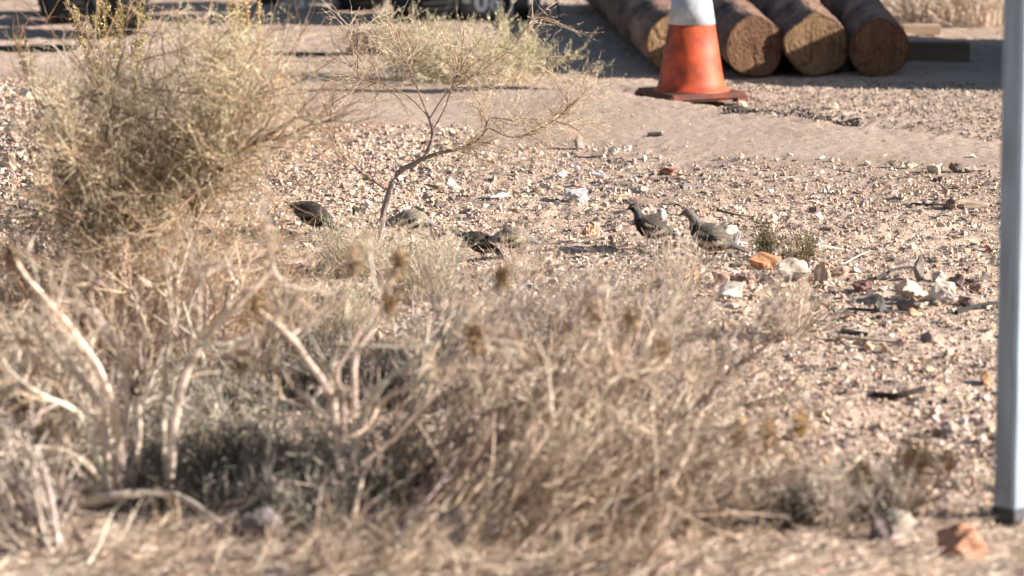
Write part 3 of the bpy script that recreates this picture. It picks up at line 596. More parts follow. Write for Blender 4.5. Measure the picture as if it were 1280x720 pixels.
    # folded wing on either side
    for sg in (-1, 1):
        k = 16; m = 9; W = []; cc = []
        for i in range(k):
            f = i / (k - 1); uu = .66 - f * .48; j = int(uu * (K - 1))
            for b in range(m):
                g_ = b / (m - 1); hw = math.sin(math.pi * min(1, f * .9 + .1)) ** .6; ang = math.radians(66 - (10 + 44 * g_ * hw)); 
                yy = rw[j] * 1.05 * math.cos(ang); zz = rh[j] * 1.05 * math.sin(ang)
                lift = .02 * L * math.sin(math.pi * f) ** .5 * (1 if 0 < b < m - 1 else .2)
                W.append([x[j] - tz[j] * (zz), sg * (yy + lift * .5), z[j] + tx[j] * zz]); 
                band = (math.sin(f * 34 + b * 1.3) > .3); cc.append((np.array([.30, .25, .19]) if band else np.array([.17, .14, .11])) * (1 if b < m - 2 else 1.5) * tone * (1 - dark))
        q_ = [[i * m + b, i * m + b + 1, (i + 1) * m + b + 1, (i + 1) * m + b] for i in range(k - 1) for b in range(m - 1)]
        link('wing', mesh_np('wing', np.array(W), q_, None, np.array(cc), M_BIRD, True), t)
    # face
    ih = int(K * .90); hd = np.array([x[ih], 0, z[ih]]); tip = np.array([x[-1], 0, z[-1]]); f = np.array([tx[-1], 0, tz[-1]])
    A = Acc(); A.tubes(catm([tip - f * .015 * L, tip + f * .03 * L, tip + f * .06 * L + np.array([0, 0, -.02 * L])], 7)[None], .026 * L, .004 * L, np.array([[.04, .035, .035]]), 8); A.build('beak', M_BEAK, t, None, True)
    for sg in (-1, 1):
        bm = bmesh.new(); bmesh.ops.create_uvsphere(bm, u_segments=12, v_segments=8, radius=.016 * L); bm_obj('eye', bm, M_EYE, t, True, (hd[0], sg * rw[ih] * .9, hd[2] + rh[ih] * .15))
    up = np.array([-tz[ih], 0, tx[ih]]); fw = np.array([tx[ih], 0, tz[ih]]); a = hd + up * rh[ih] * .9
    A = Acc()
    for k in range(3): A.tubes(catm([a, a + up * .08 * L + fw * .02 * L, a + up * .13 * L + fw * (.08 + .01 * k) * L, a + up * .10 * L + fw * .13 * L + np.array([0, (k - 1) * .006 * L, 0])], 10)[None], .005 * L, .014 * L, np.array([[.015, .012, .012]]), 6)
    A.build('head_plume', M_BIRD, t, None, True)
    return t
STAND = [(-.62, .20, .03, .012), (-.50, .24, .06, .02), (-.34, .32, .10, .06), (-.16, .38, .19, .17), (.02, .43, .22, .22), (.16, .50, .19, .20), (.26, .60, .12, .13), (.31, .70, .075, .08), (.345, .78, .075, .08), (.40, .83, .08, .08), (.47, .83, .05, .05), (.50, .82, .02, .022)]
HUNCH = [(-.60, .26, .03, .012), (-.48, .30, .06, .02), (-.34, .36, .10, .06), (-.16, .40, .19, .17), (.02, .40, .22, .21), (.18, .40, .19, .19), (.30, .40, .12, .13), (.38, .38, .08, .085), (.44, .36, .08, .08), (.50, .33, .08, .08), (.56, .28, .05, .05), (.58, .26, .02, .022)]
PECK = [(-.52, .58, .03, .012), (-.44, .54, .07, .02), (-.34, .50, .11, .07), (-.18, .44, .19, .17), (-.02, .38, .22, .21), (.14, .31, .20, .19), (.26, .24, .13, .13), (.33, .19, .085, .085), (.38, .16, .08, .08), (.43, .13, .08, .08), (.47, .09, .05, .05), (.49, .07, .02, .022)]
LONGNECK = [(-.66, .08, .03, .012), (-.54, .13, .06, .02), (-.38, .21, .11, .07), (-.20, .28, .20, .18), (-.02, .34, .23, .23), (.12, .42, .18, .19), (.21, .52, .10, .12), (.25, .61, .065, .08), (.29, .69, .07, .07), (.34, .73, .075, .075), (.41, .72, .05, .05), (.44, .71, .02, .022)]
quail(886, 322, .215, R(178), LONGNECK, 'standing quail with raised dark head, streaked flank and tail pointing right, rightmost of the quails', False, .42, 1)
quail(816, 312, .185, R(200), STAND, 'quail with black face and chest facing left beside the tiny white pebble', True, .22, 2)
quail(643, 322, .175, R(172), HUNCH, 'grey backed quail with white striped black face bent low behind pale twigs', True, .75, 3)
quail(600, 325, .17, R(15), PECK, 'very dark quail in shade, head down, touching the grey backed one', True, .13, 4)  # low tone puts the shade on this bird into its plumage
quail(390, 292, .20, R(-12), PECK, 'dark quail with pale flank streaks in shade beside the big left shrub', True, .16, 5)  # plumage darkened as a whole to carry the shade it stands in
quail(517, 300, .18, R(165), HUNCH, 'pale sandy quail with scaly wing looking out just right of the dark forked trunk', False, 1.0, 6)

# ------------------------------------------------------------------ PLANTS
straw, strawd, greyt, browt, redb, palest, olive_, sage, yell, purp = (.66, .50, .34), (.50, .36, .24), (.46, .39, .33), (.30, .21, .15), (.42, .23, .12), (.76, .64, .52), (.33, .32, .21), (.52, .50, .36), (.68, .60, .38), (.17, .12, .13)
def plant(name, bx, by, label, cat, build, group=None):
    base = gp(bx, by); t = thing(name, base, label, cat, group); parts = {}
    build(base, parts)
    for k, (a, m) in parts.items(): a.build(k.split('#')[0], m, t, base)
    return t
def heads(A, tips, n, L, size, cols):
    """knobbly seed spikes: scales packed round the last stretch of each stem"""
    p, d = pick(tips, n, 1 - L, 1.); D = unit(d * .6 + rng.normal(size=(n, 3))); A.leaves(p + rng.normal(0, size * .35, (n, 3)), D, size * rng.uniform(.6, 1.3, n), size * .32, pal(n, cols, .3))

# the big airy shrub on the left
def b_(base, parts):
    st, fo, sh = Acc(), Acc(), Acc()
    tr0 = np.stack([trace(430, q) for q in ([(190, 430, 0), (185, 330, 0), (182, 250, .05), (178, 200, .05), (120, 110, .1)], [(196, 430, .02), (192, 300, .05), (228, 190, 0), (300, 110, -.05)], [(205, 430, 0), (240, 330, -.1), (250, 250, -.1), (300, 190, -.15), (370, 150, -.1)], [(180, 430, 0), (130, 330, -.1), (90, 240, -.1), (60, 160, 0)], [(190, 430, 0), (195, 230, .1), (230, 190, .1), (262, 90, .1)], [(200, 430, -.05), (140, 300, -.2), (130, 200, -.2), (150, 80, -.1)])])
    st.tubes(tr0, .010, .0028, pal(6, [(.22, .14, .10)]), 6, .2)
    l1 = grow(tr0, 190, (.18, .46), .85, 7, .16, .04, .12); st.tubes(l1, .0030, .0012, pal(190, [(.24, .15, .10), browt]), 4)
    l2 = grow(l1, 2300, (.08, .24), .7, 5, .18, .04, .2); st.tubes(l2, .0013, .0006, pal(2300, [strawd, browt, redb]), 3)
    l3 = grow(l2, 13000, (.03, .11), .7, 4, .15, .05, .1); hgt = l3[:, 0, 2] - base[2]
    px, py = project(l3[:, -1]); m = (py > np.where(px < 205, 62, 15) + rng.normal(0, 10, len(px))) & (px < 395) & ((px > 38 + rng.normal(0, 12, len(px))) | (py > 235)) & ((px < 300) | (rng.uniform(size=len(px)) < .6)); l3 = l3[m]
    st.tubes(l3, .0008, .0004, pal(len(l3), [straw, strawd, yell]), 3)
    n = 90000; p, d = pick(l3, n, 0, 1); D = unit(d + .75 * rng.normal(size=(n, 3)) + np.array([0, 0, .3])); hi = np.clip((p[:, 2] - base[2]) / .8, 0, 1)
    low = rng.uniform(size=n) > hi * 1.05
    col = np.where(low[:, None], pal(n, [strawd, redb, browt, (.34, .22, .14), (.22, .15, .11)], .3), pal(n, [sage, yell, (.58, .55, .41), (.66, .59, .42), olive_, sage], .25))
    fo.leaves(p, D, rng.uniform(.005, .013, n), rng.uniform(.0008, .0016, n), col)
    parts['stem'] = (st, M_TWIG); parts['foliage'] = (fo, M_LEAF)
plant('desert_shrub', 200, 430, 'big airy grey green shrub with reddish brown inside, filling the upper left', 'shrub', b_)

# tall spikes with seed clusters
def spikes(xs, base_py, top, cols, n=2600):
    def f(base, parts):
        st, sh = Acc(), Acc(); P = []
        for (x0, x1, y1, dy) in xs: P.append(trace(base_py, [(x0, base_py, 0), ((x0 * 2 + x1) / 3 + rng.normal(0, 3), base_py + (y1 - base_py) * .4, dy * .5), (x1, y1, dy)], 12))
        P = np.array(P); st.tubes(P, .0035, .0012, pal(len(P), [strawd]), 4)
        br = grow(P, len(P) * 7, (.04, .11), .45, 6, .08, .12, .45); st.tubes(br, .0012, .0006, pal(len(br), [strawd]), 3)
        heads(sh, np.array([catm(p, 6) for p in P]), n, .5, .013, cols); heads(sh, br, n, .8, .010, cols)
        parts['stem'] = (st, M_TWIG); parts['seed_head'] = (sh, M_LEAF)
    return f
plant('seed_spike_plant', 140, 190, 'plant with knobbly olive yellow seed spikes in front of the black tyres', 'plant', spikes([(130, 80, -12, 0), (132, 92, 5, .1), (140, 122, -25, 0), (142, 128, 0, -.1), (148, 152, 10, 0), (150, 150, -25, .1), (155, 178, -20, 0), (152, 185, 20, -.1), (140, 108, 30, .1)], 190, 0, [(.42, .34, .15), (.30, .26, .12), (.55, .44, .22)]))
plant('seed_spike_plant', 305, 150, 'slender plant with golden seed spikes at the top edge between tyre and beam', 'plant', spikes([(300, 285, -20, 0), (302, 296, 2, 0), (308, 310, -18, .1), (312, 324, -10, 0), (306, 303, 15, -.1)], 150, 0, [(.62, .48, .22), (.48, .34, .15), (.66, .54, .30)], 1300))
plant('seed_spike_plant', 40, 130, 'small thin plant with two short dark seed spikes at the far left', 'plant', spikes([(38, 19, 45, 0), (42, 31, 46, 0)], 130, 0, [(.36, .3, .14), (.25, .2, .1)], 260))

# bare white fork at the far left
def b_(base, parts):
    st = Acc(); P = np.stack([trace(100, q, 8) for q in ([(90, 100, 0), (84, 75, 0), (80, 60, 0), (78, 48, 0), (86, 36, 0)], [(84, 78, 0), (75, 66, 0), (68, 58, 0), (62, 54, 0), (58, 50, 0)], [(86, 88, 0), (82, 72, 0), (88, 62, .02), (90, 58, 0), (92, 55, 0)])]); st.tubes(P, .0035, .0012, pal(3, [palest]), 5); parts['stem'] = (st, M_TWIG)
plant('bare_twig', 90, 100, 'bleached bare forked twig standing in front of the black shadow bar', 'twig', b_)

# dry brown undergrowth below the big shrub: several tussocks
def tussock(n, L, tilt, rad, cols, r=.0011, sub=0, lean=(0, 0), subL=(.03, .08), wander=.14, leafc=None, leafn=0, leafs=(.005, .011), part='blade'):
    def f(base, parts):
        st = Acc(); P = fan(base, n, rad, L, tilt, 6, wander, .02, lean); st.tubes(P, rng.uniform(r * .7, r * 1.8, n), r * .4, pal(n, cols, .35), 3)
        if sub: Q_ = grow(P, sub, subL, .65, 4, .2, .02, .15); st.tubes(Q_, r * .65, r * .35, pal(sub, cols, .3), 3)
        parts[part] = (st, M_TWIG)
        if leafn:
            fo = Acc(); src = Q_ if sub else P; p, d = pick(src, leafn, .1, 1); fo.leaves(p, unit(d + .7 * rng.normal(size=(leafn, 3))), rng.uniform(*leafs, leafn), .0014, pal(leafn, leafc, .25)); parts['foliage'] = (fo, M_LEAF)
    return f
B = [strawd, browt, redb, greyt, straw, palest]
plant('dry_bush', 60, 440, 'brown dry bush under the left side of the big shrub', 'dry bush', tussock(260, (.2, .45), .6, .16, B, .0014, 3200, (0, 0), leafc=[strawd, redb, sage, browt], leafn=7000))
plant('dry_bush', 190, 460, 'dense dark brown dry bush under the middle of the big shrub', 'dry bush', tussock(300, (.2, .42), .6, .2, [browt, redb, strawd, greyt], .0014, 3600, leafc=[browt, redb, strawd], leafn=7000))
plant('dry_bush', 290, 430, 'reddish brown dry bush at the right foot of the big shrub', 'dry bush', tussock(220, (.16, .38), .6, .15, [redb, strawd, straw, greyt], .0012, 2400, leafc=[redb, strawd, sage, (.5, .3, .14)], leafn=5000))
plant('dry_bush', 10, 520, 'pale dry bush at the left edge below the brown one', 'dry bush', tussock(220, (.18, .36), .6, .14, [straw, strawd, greyt, palest], .0015, 2200))

# middle shrub with traced purple trunk
def b_(base, parts):
    st, fo = Acc(), Acc()
    T0 = trace(300, [(476, 300, 0), (480, 262, 0), (496, 218, .02), (528, 198, .05), (541, 168, .05), (534, 140, .05)], 16)
    T1 = trace(300, [(500, 212, .02), (540, 194, -.02), (580, 184, -.06), (604, 168, -.1), (612, 148, -.1), (640, 150, -.1)], 16)
    T2 = trace(300, [(484, 238, 0), (460, 222, .06), (440, 205, .1), (425, 190, .12), (415, 160, .12), (412, 130, .12)], 16)
    T3 = trace(300, [(535, 145, .05), (510, 120, .1), (480, 105, .1), (450, 95, .1), (440, 60, .1), (436, 30, .1)], 16)
    T4 = trace(300, [(536, 150, .05), (560, 115, 0), (600, 90, 0), (640, 60, 0), (660, 30, 0), (690, 5, 0)], 16)
    T6 = trace(300, [(540, 165, .05), (556, 135, .05), (566, 105, .02), (580, 80, 0), (588, 60, 0)], 16); T7 = trace(300, [(534, 142, .05), (522, 112, .06), (512, 85, .08), (500, 55, .08), (496, 35, .1)], 16)
    T5 = trace(300, [(612, 160, -.1), (640, 172, -.1), (665, 165, -.1), (685, 155, -.1), (700, 145, -.1), (712, 130, -.1)], 16)
    big = np.stack([T0, T1]); st.tubes(big, np.array([.0125, .008]), np.array([.005, .002]), pal(2, [(.30, .24, .22)], .05), 8, .1); sm = np.stack([T2, T3, T4, T5, T6, T7]); st.tubes(sm, .0034, .0009, pal(6, [browt, strawd]), 5, .15)
    allp = np.stack([T1, T2, T3, T4, T5, T6, T7]); l1 = grow(allp, 150, (.08, .24), .9, 6, .18, .04, .3); st.tubes(l1, .0020, .0008, pal(150, [browt, strawd, greyt]), 4)
    l2 = grow(l1, 2600, (.04, .15), .7, 5, .2, .04, .1); px, py = project(l2[:, -1]); l2 = l2[(py > 12 + rng.normal(0, 10, len(px))) & ((rng.uniform(size=len(px)) < .7) | (py > 110))]; st.tubes(l2, .0006, .0003, pal(len(l2), [straw, straw, strawd]), 3)
    n = 15000; p, d = pick(l2, n, .1, 1); px, py = project(p); fo.leaves(p, unit(d + .6 * rng.normal(size=(n, 3))), rng.uniform(.005, .012, n), rng.uniform(.0006, .0012, n), pal(n, [yell, sage, straw, (.66, .56, .42)], .2))
    parts['trunk'] = (st, M_TWIG); parts['foliage'] = (fo, M_LEAF)
plant('desert_shrub', 476, 300, 'open airy shrub on a forked dark brown trunk in the upper middle', 'shrub', b_)

# leafy shrub behind it on the edge of the packed dirt
def b_(base, parts):
    st, fo = Acc(), Acc(); P = fan(base, 110, .26, (.16, .44), .85, 7, .10, .03); P = P[(P[:, -1, 2] > .03) & (P[:, -1, 2] < .29)]; st.tubes(P, .003, .001, pal(len(P), [strawd, yell, greyt]), 4)
    l1 = grow(P, 900, (.05, .13), .55, 5, .14, .06, .25); st.tubes(l1, .0012, .0006, pal(900, [strawd, yell]), 3)
    n = 11000; p, d = pick(l1, n, .05, 1); fo.leaves(p, unit(d * .9 + .55 * rng.normal(size=(n, 3)) + np.array([0, 0, .2])), rng.uniform(.010, .022, n), rng.uniform(.0018, .0032, n), pal(n, [yell, (.62, .54, .32), sage, (.36, .36, .22), olive_], .25))
    parts['stem'] = (st, M_TWIG); parts['foliage'] = (fo, M_LEAF)
plant('desert_shrub', 610, 104, 'low spreading yellow green shrub below the grey bucket, left of the log shade', 'shrub', b_)
plant('desert_shrub', 500, 100, 'thin grey green sprig bush left of the low spreading shrub', 'shrub', tussock(40, (.2, .42), .5, .08, [strawd, greyt, yell], .0014, 340, leafc=[sage, yell, olive_], leafn=3600, leafs=(.008, .018)))

# sage tufts hiding the quails
SG = [sage, (.52, .48, .34), straw, greyt, palest]
plant('grass_tuft', 440, 345, 'pale grey green tuft just right of the shaded quail', 'grass tuft', tussock(220, (.08, .24), .55, .08, SG, .0011, 1200, leafc=SG, leafn=2600))
plant('grass_tuft', 520, 372, 'pale sage tuft below the sandy quail', 'grass tuft', tussock(280, (.10, .26), .5, .10, SG, .0011, 1500, leafc=SG, leafn=3000))
plant('grass_tuft', 400, 420, 'sage coloured tuft behind the bleached forked branches', 'grass tuft', tussock(260, (.08, .2), .6, .14, SG, .0012, 1400, leafc=SG, leafn=3000))
plant('grass_tuft', 845, 365, 'fine grey twiggy tuft hiding the legs of the two right hand quails', 'grass tuft', tussock(120, (.10, .24), .45, .07, [greyt, straw, palest], .0009, 500))
plant('grass_tuft', 655, 350, 'thin pale twigs crossing the grey backed quail', 'grass tuft', tussock(60, (.08, .2), .45, .06, [palest, straw, greyt], .0011, 200))
# grey fine dry grass mass in the middle
GR = [greyt, (.34, .29, .25), strawd, palest, (.5, .44, .38), (.2, .165, .14)]
for (x, y, n, lab) in [(600, 440, 300, 'grey dry tussock left in the middle thicket below the central quails'), (700, 450, 340, 'grey dry tussock in the middle thicket straight above the straw heap'), (790, 440, 320, 'feathery grey tussock at the right of the middle thicket'), (860, 500, 180, 'thin grey tussock beside the dark gnarled twigs'), (560, 500, 260, 'pale tussock between forked branches and straw bush')]:
    plant('dry_tussock', x, y, lab, 'tussock', tussock(int(n * .6), (.10, .32), .55, .14, GR, .0014, int(n * 4), lean=(.1, 0), leafc=GR, leafn=n * 6))
# dark green sprigs by the orange rock
DG = [(.06, .055, .03), (.12, .11, .05), (.2, .15, .08)]
plant('dark_sprig', 959, 330, 'slim upright dark green sprig behind the smooth orange rock', 'sprig', tussock(26, (.08, .15), .13, .012, DG, .0014, 160, leafc=DG, leafn=700))
plant('dark_sprig', 1000, 328, 'wider low dark green sprig right of the slim one', 'sprig', tussock(60, (.04, .10), .5, .035, DG + [strawd], .0012, 280, leafc=DG + [strawd], leafn=900))
def b_(base, parts):
    st = Acc(); P = fan(base, 46, .03, (.10, .22), .38, 6, .12, .03); st.tubes(P, .0022, .0009, pal(46, [palest, strawd, greyt]), 4); Q_ = grow(P, 300, (.03, .08), .6, 4, .2); st.tubes(Q_, .001, .0005, pal(300, [greyt, straw]), 3); parts['stem'] = (st, M_TWIG)
plant('dry_weed', 985, 425, 'upright straw coloured dry weed below the smooth orange rock', 'weed', b_)
def b_(base, parts):
    st = Acc(); P = fan(base, 60, .05, (.05, .16), 1.1, 6, .1, .0, (.7, 0)); st.tubes(P, .0014, .0007, pal(60, [(.16, .13, .11), greyt]), 3); parts['stem'] = (st, M_TWIG)
plant('dry_weed', 1010, 410, 'low dark wiry weed lying right of the upright straw coloured weed', 'weed', b_)
plant('dry_brush', 1165, 26, 'dry pale brush left in the row at the top right behind the planks', 'brush', tussock(120, (.2, .5), .4, .2, [palest, straw, strawd, greyt], .003, 600))
plant('dry_brush', 1225, 30, 'dry pale brush nearest the post in the row at the top right', 'brush', tussock(120, (.2, .5), .4, .2, [palest, straw, strawd, greyt], .003, 600))
plant('dry_brush', 1120, 16, 'thin dry brush just behind the rightmost log', 'brush', tussock(60, (.15, .3), .5, .16, [palest, straw, browt], .002, 300))

def coarse(n, L, tilt, rad, cols, r=.0045, lean=(0, 0), k1=5, k2=14, wander=.1, kleaf=0):
    def f(base, parts):
        st = tw = Acc(); P = fan(base, n, rad, L, tilt, 8, wander, .02, lean); st.tubes(P, rng.uniform(r * .6, r * 1.4, n), r * .45, pal(n, cols, .22), 5, .18)
        cd = list(cols) + [(.16, .115, .085), (.24, .18, .13), (.34, .25, .18)]
        l1 = grow(P, n * k1, (L[0] * .25, L[1] * .6), .38, 6, wander * .8, .02, .1); tw.tubes(l1, rng.uniform(r * .25, r * .6, len(l1)), r * .2, pal(len(l1), cd, .3), 4)
        l2 = grow(l1, n * k2, (.02, .09), .5, 4, .1, 0, .1); tw.tubes(l2, r * .22, r * .12, pal(len(l2), cd, .35), 3)
        parts['stem'] = (st, M_TWIG)
        if kleaf:
            fo = Acc(); m = n * kleaf; p, d = pick(l2, m, .1, 1); fo.leaves(p, unit(d + .8 * rng.normal(size=(m, 3))), rng.uniform(.006, .014, m), .002, pal(m, cols, .3)); parts['foliage'] = (fo, M_LEAF)
    return f
PB = [palest, (.78, .68, .57), greyt, (.3, .24, .2), (.16, .12, .1)]
# foreground plants with thick bleached stems
def traced(stems, base_py, rads, cols, n1, L1, n2, L2, tc, hd=0, hcols=None, hsize=.012, leafn=0, leafc=None, spread=.6):
    def f(base, parts):
        st = Acc(); P = np.stack([trace(base_py, q, 12) for q in stems]); P = P + rng.normal(0, .002, P.shape)
        st.tubes(P, np.array(rads) * 1.55, np.array(rads) * .6, pal(len(P), cols, .1), 7, .12); parts['stem'] = (st, M_TWIG); tw = st
        l1 = grow(P, n1, L1, spread, 6, .14, .03, .25); tw.tubes(l1, .0030, .0014, pal(n1, tc), 4); l2 = grow(l1, n2, L2, .6, 5, .16, .02, .1); tw.tubes(l2, .0014, .0007, pal(n2, tc, .25), 3)
        if hd:
            for i, tp in enumerate(P[:, -1]):
                m = hd // len(P); sh = Acc(); v = rng.normal(size=(m, 3)); p = tp + v * hsize * np.array([.6, .6, 1.0]); sh.leaves(p, unit(rng.normal(size=(m, 3))), hsize * rng.uniform(.4, 1, m), hsize * .3, pal(m, hcols, .3)); parts['seed_head#%d' % i] = (sh, M_LEAF)
        if leafn:
            fo = Acc(); p, d = pick(l2, leafn, .1, 1); fo.leaves(p, unit(d + .7 * rng.normal(size=(leafn, 3))), rng.uniform(.006, .014, leafn), .0018, pal(leafn, leafc, .25)); parts['foliage'] = (fo, M_LEAF)
    return f
BL = [(.78, .66, .51), (.68, .56, .43)]
plant('dead_bush', 145, 632, 'dead bush with thick bleached stems fanning up at the lower left', 'dead bush', traced(
  [[(145, 632, 0), (150, 560, 0), (138, 500, -.05), (112, 440, -.1), (62, 380, -.1), (14, 322, -.1)], [(142, 632, 0), (120, 500, 0), (80, 450, .05), (30, 425, .05), (-10, 410, .05)], [(148, 632, 0), (155, 560, 0), (160, 500, 0), (150, 440, 0), (120, 390, 0), (98, 400, 0)],
   [(150, 632, 0), (175, 560, .05), (172, 500, .05), (165, 470, .05), (168, 485, .05)], [(140, 620, 0), (100, 575, -.1), (60, 560, -.1), (20, 565, -.1), (-10, 572, -.1)], [(150, 610, 0), (122, 580, .1), (96, 566, .1), (70, 540, .1), (30, 500, .1)], [(148, 632, 0), (200, 630, -.1), (240, 655, -.1), (280, 672, -.1)], [(140, 632, 0), (110, 600, .05), (40, 520, .1), (0, 470, .1)], [(143, 632, 0), (100, 520, -.05), (60, 500, -.1), (20, 470, -.1), (-10, 430, -.1)], [(150, 632, 0), (135, 540, .1), (128, 470, .1), (130, 420, .1), (110, 360, .1)]],
  632, [.0085, .007, .006, .005, .0065, .005, .007, .005, .006, .005], BL, 90, (.06, .2), 900, (.03, .1), [straw, strawd, palest, greyt], 1500, [(.10, .06, .035), (.2, .13, .07)], .016, 1500, [straw, sage, strawd]))
plant('dead_bush', 20, 600, 'dead bush of many short bleached stems leaning left at the left edge', 'dead bush', traced(
  [[(30, 610, 0), (25, 540, 0), (5, 480, 0), (-20, 430, 0)], [(40, 610, 0), (50, 540, 0), (40, 480, 0), (10, 440, 0)], [(30, 600, .1), (70, 520, .1), (90, 470, .1), (85, 420, .1)], [(20, 610, -.1), (60, 580, -.1), (110, 560, -.1), (150, 565, -.1)], [(35, 600, 0), (70, 560, 0), (75, 500, 0), (60, 460, 0), (50, 420, 0)], [(60, 600, 0), (110, 540, .05), (118, 490, .05), (108, 450, .05)], [(30, 620, -.1), (0, 580, -.1), (-20, 560, -.1)], [(60, 610, .1), (65, 560, .1), (55, 500, .1), (28, 450, .1), (5, 400, .1)]],
  605, [.006, .005, .006, .005, .005, .0045, .005, .005], BL, 80, (.05, .16), 500, (.03, .09), [palest, straw, strawd], 0))
plant('dead_bush', 180, 470, 'dead bush of slender pale stems in front of the brown undergrowth', 'dead bush', traced(
  [[(180, 480, 0), (190, 430, 0), (170, 380, 0), (150, 340, 0)], [(185, 480, 0), (215, 420, 0), (222, 370, 0), (218, 320, 0)], [(178, 480, 0), (150, 430, 0), (135, 400, 0), (100, 370, 0)], [(190, 480, 0), (240, 440, 0), (290, 380, 0), (310, 350, 0)]],
  480, [.004, .004, .0035, .0035], [(.66, .52, .38)], 60, (.05, .16), 400, (.03, .09), [palest, straw, strawd], 0))
plant('dead_bush', 215, 632, 'dead bush whose thick white stem curves up to a long grey branch, left of centre', 'dead bush', traced(
  [[(212, 632, 0), (213, 580, 0), (222, 500, 0), (240, 450, 0), (258, 420, 0), (300, 378, -.05), (340, 340, -.05)], [(208, 632, 0), (205, 500, .05), (208, 440, .05), (214, 390, .05), (206, 330, .05)], [(245, 440, 0), (250, 400, 0), (250, 360, 0), (270, 320, 0)], [(330, 625, .1), (334, 560, .1), (342, 480, .1), (345, 400, .1), (342, 340, .1), (335, 290, .1)], [(340, 330, .1), (350, 350, .1), (360, 358, .1)], [(250, 430, 0), (290, 430, 0), (330, 412, 0), (345, 400, 0)]],
  640, [.0085, .0055, .003, .004, .004, .004], BL, 36, (.05, .18), 240, (.03, .09), [straw, strawd, greyt], 0))
plant('dead_bush', 425, 650, 'dead bush of crossing bleached branches in the centre left with brown seed heads', 'dead bush', traced(
  [[(425, 650, 0), (424, 590, 0), (418, 510, 0), (395, 465, 0), (360, 420, 0), (330, 392, 0), (318, 385, 0)], [(425, 650, 0), (424, 590, 0), (430, 500, .05), (420, 470, .05), (440, 430, .05), (470, 380, .05), (500, 330, .05)], [(435, 650, 0), (440, 590, 0), (446, 500, 0), (443, 450, 0), (460, 420, 0), (490, 380, 0)], [(428, 650, 0), (440, 560, 0), (470, 490, -.05), (530, 440, -.1), (580, 400, -.1), (625, 345, -.1)], [(432, 650, 0), (445, 560, 0), (480, 500, -.1), (520, 480, -.15), (560, 450, -.15), (600, 430, -.15)], [(420, 520, 0), (360, 500, .05), (320, 470, .05), (300, 450, .05)], [(350, 430, 0), (380, 410, .02), (420, 380, .02), (440, 330, .02)], [(440, 650, -.1), (460, 580, -.1), (500, 540, -.15), (560, 470, -.2), (590, 420, -.2)]],
  640, [.008, .006, .007, .006, .006, .004, .0045, .005], BL + [(.6, .5, .4)], 46, (.06, .2), 380, (.03, .1), [straw, strawd, greyt, palest], 1300, [(.30, .20, .10), (.42, .30, .16), (.16, .1, .06)], .017))
# shaded low grey scrub
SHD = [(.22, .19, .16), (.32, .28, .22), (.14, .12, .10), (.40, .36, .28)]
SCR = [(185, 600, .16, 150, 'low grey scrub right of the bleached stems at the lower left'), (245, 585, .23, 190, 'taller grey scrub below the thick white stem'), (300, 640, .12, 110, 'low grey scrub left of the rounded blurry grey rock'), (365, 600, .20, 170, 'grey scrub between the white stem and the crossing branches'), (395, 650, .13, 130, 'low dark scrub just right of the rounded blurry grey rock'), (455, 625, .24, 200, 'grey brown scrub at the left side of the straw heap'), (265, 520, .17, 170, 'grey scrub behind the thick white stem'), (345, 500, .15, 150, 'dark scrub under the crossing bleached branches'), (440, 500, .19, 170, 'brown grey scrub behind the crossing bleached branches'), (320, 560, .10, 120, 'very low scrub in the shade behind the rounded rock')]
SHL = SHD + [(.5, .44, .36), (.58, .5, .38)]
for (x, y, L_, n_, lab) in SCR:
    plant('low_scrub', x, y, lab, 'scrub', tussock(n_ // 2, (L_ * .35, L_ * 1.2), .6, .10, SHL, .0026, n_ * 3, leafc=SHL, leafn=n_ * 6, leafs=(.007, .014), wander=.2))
SHADE_DK = [(.045, .036, .032), (.08, .065, .055), (.12, .10, .08), (.2, .17, .14)]  # near-black palette of clumps added as shade gaps under the brush
for (x, y, L_, n_, lab) in [(345, 478, .10, 90, 'almost black clump added as shade under the crossing bleached branches'), (405, 470, .09, 70, 'almost black clump added as shade right behind the crossing bleached branches'), (470, 505, .09, 70, 'blackish clump added as shade between crossing branches and straw heap'), (215, 640, .12, 110, 'almost black clump added as shade right of the base of the bleached stems'), (300, 610, .13, 120, 'almost black clump added as shade behind the rounded blurry grey rock'), (390, 640, .12, 120, 'almost black clump added as shade right of the rounded blurry grey rock'), (515, 600, .11, 80, 'blackish clump added as shade inside the left of the straw heap'), (905, 645, .07, 70, 'blackish clump added as shade under the grey scrub right of the straw heap'), (985, 655, .08, 80, 'blackish low clump added as shade under the orange brown seed heads'), (1085, 655, .05, 50, 'blackish low clump added as shade left of the grey and cream rock'), (850, 560, .08, 60, 'blackish clump added as shade at the root of the dark gnarled twig'), (640, 420, .06, 50, 'blackish clump added as shade in the thicket below the central quails'), (60, 480, .12, 90, 'blackish clump added as shade behind the bleached stems near the left edge'), (110, 440, .14, 90, 'blackish clump added as shade under the lower left of the big shrub')]:
    plant('shade_scrub', x, y, lab, 'scrub', tussock(n_, (L_ * .4, L_ * 1.3), .6, L_ * .7, SHADE_DK, .0022, n_ * 4, leafc=SHADE_DK, leafn=n_ * 9, leafs=(.006, .013), wander=.2))
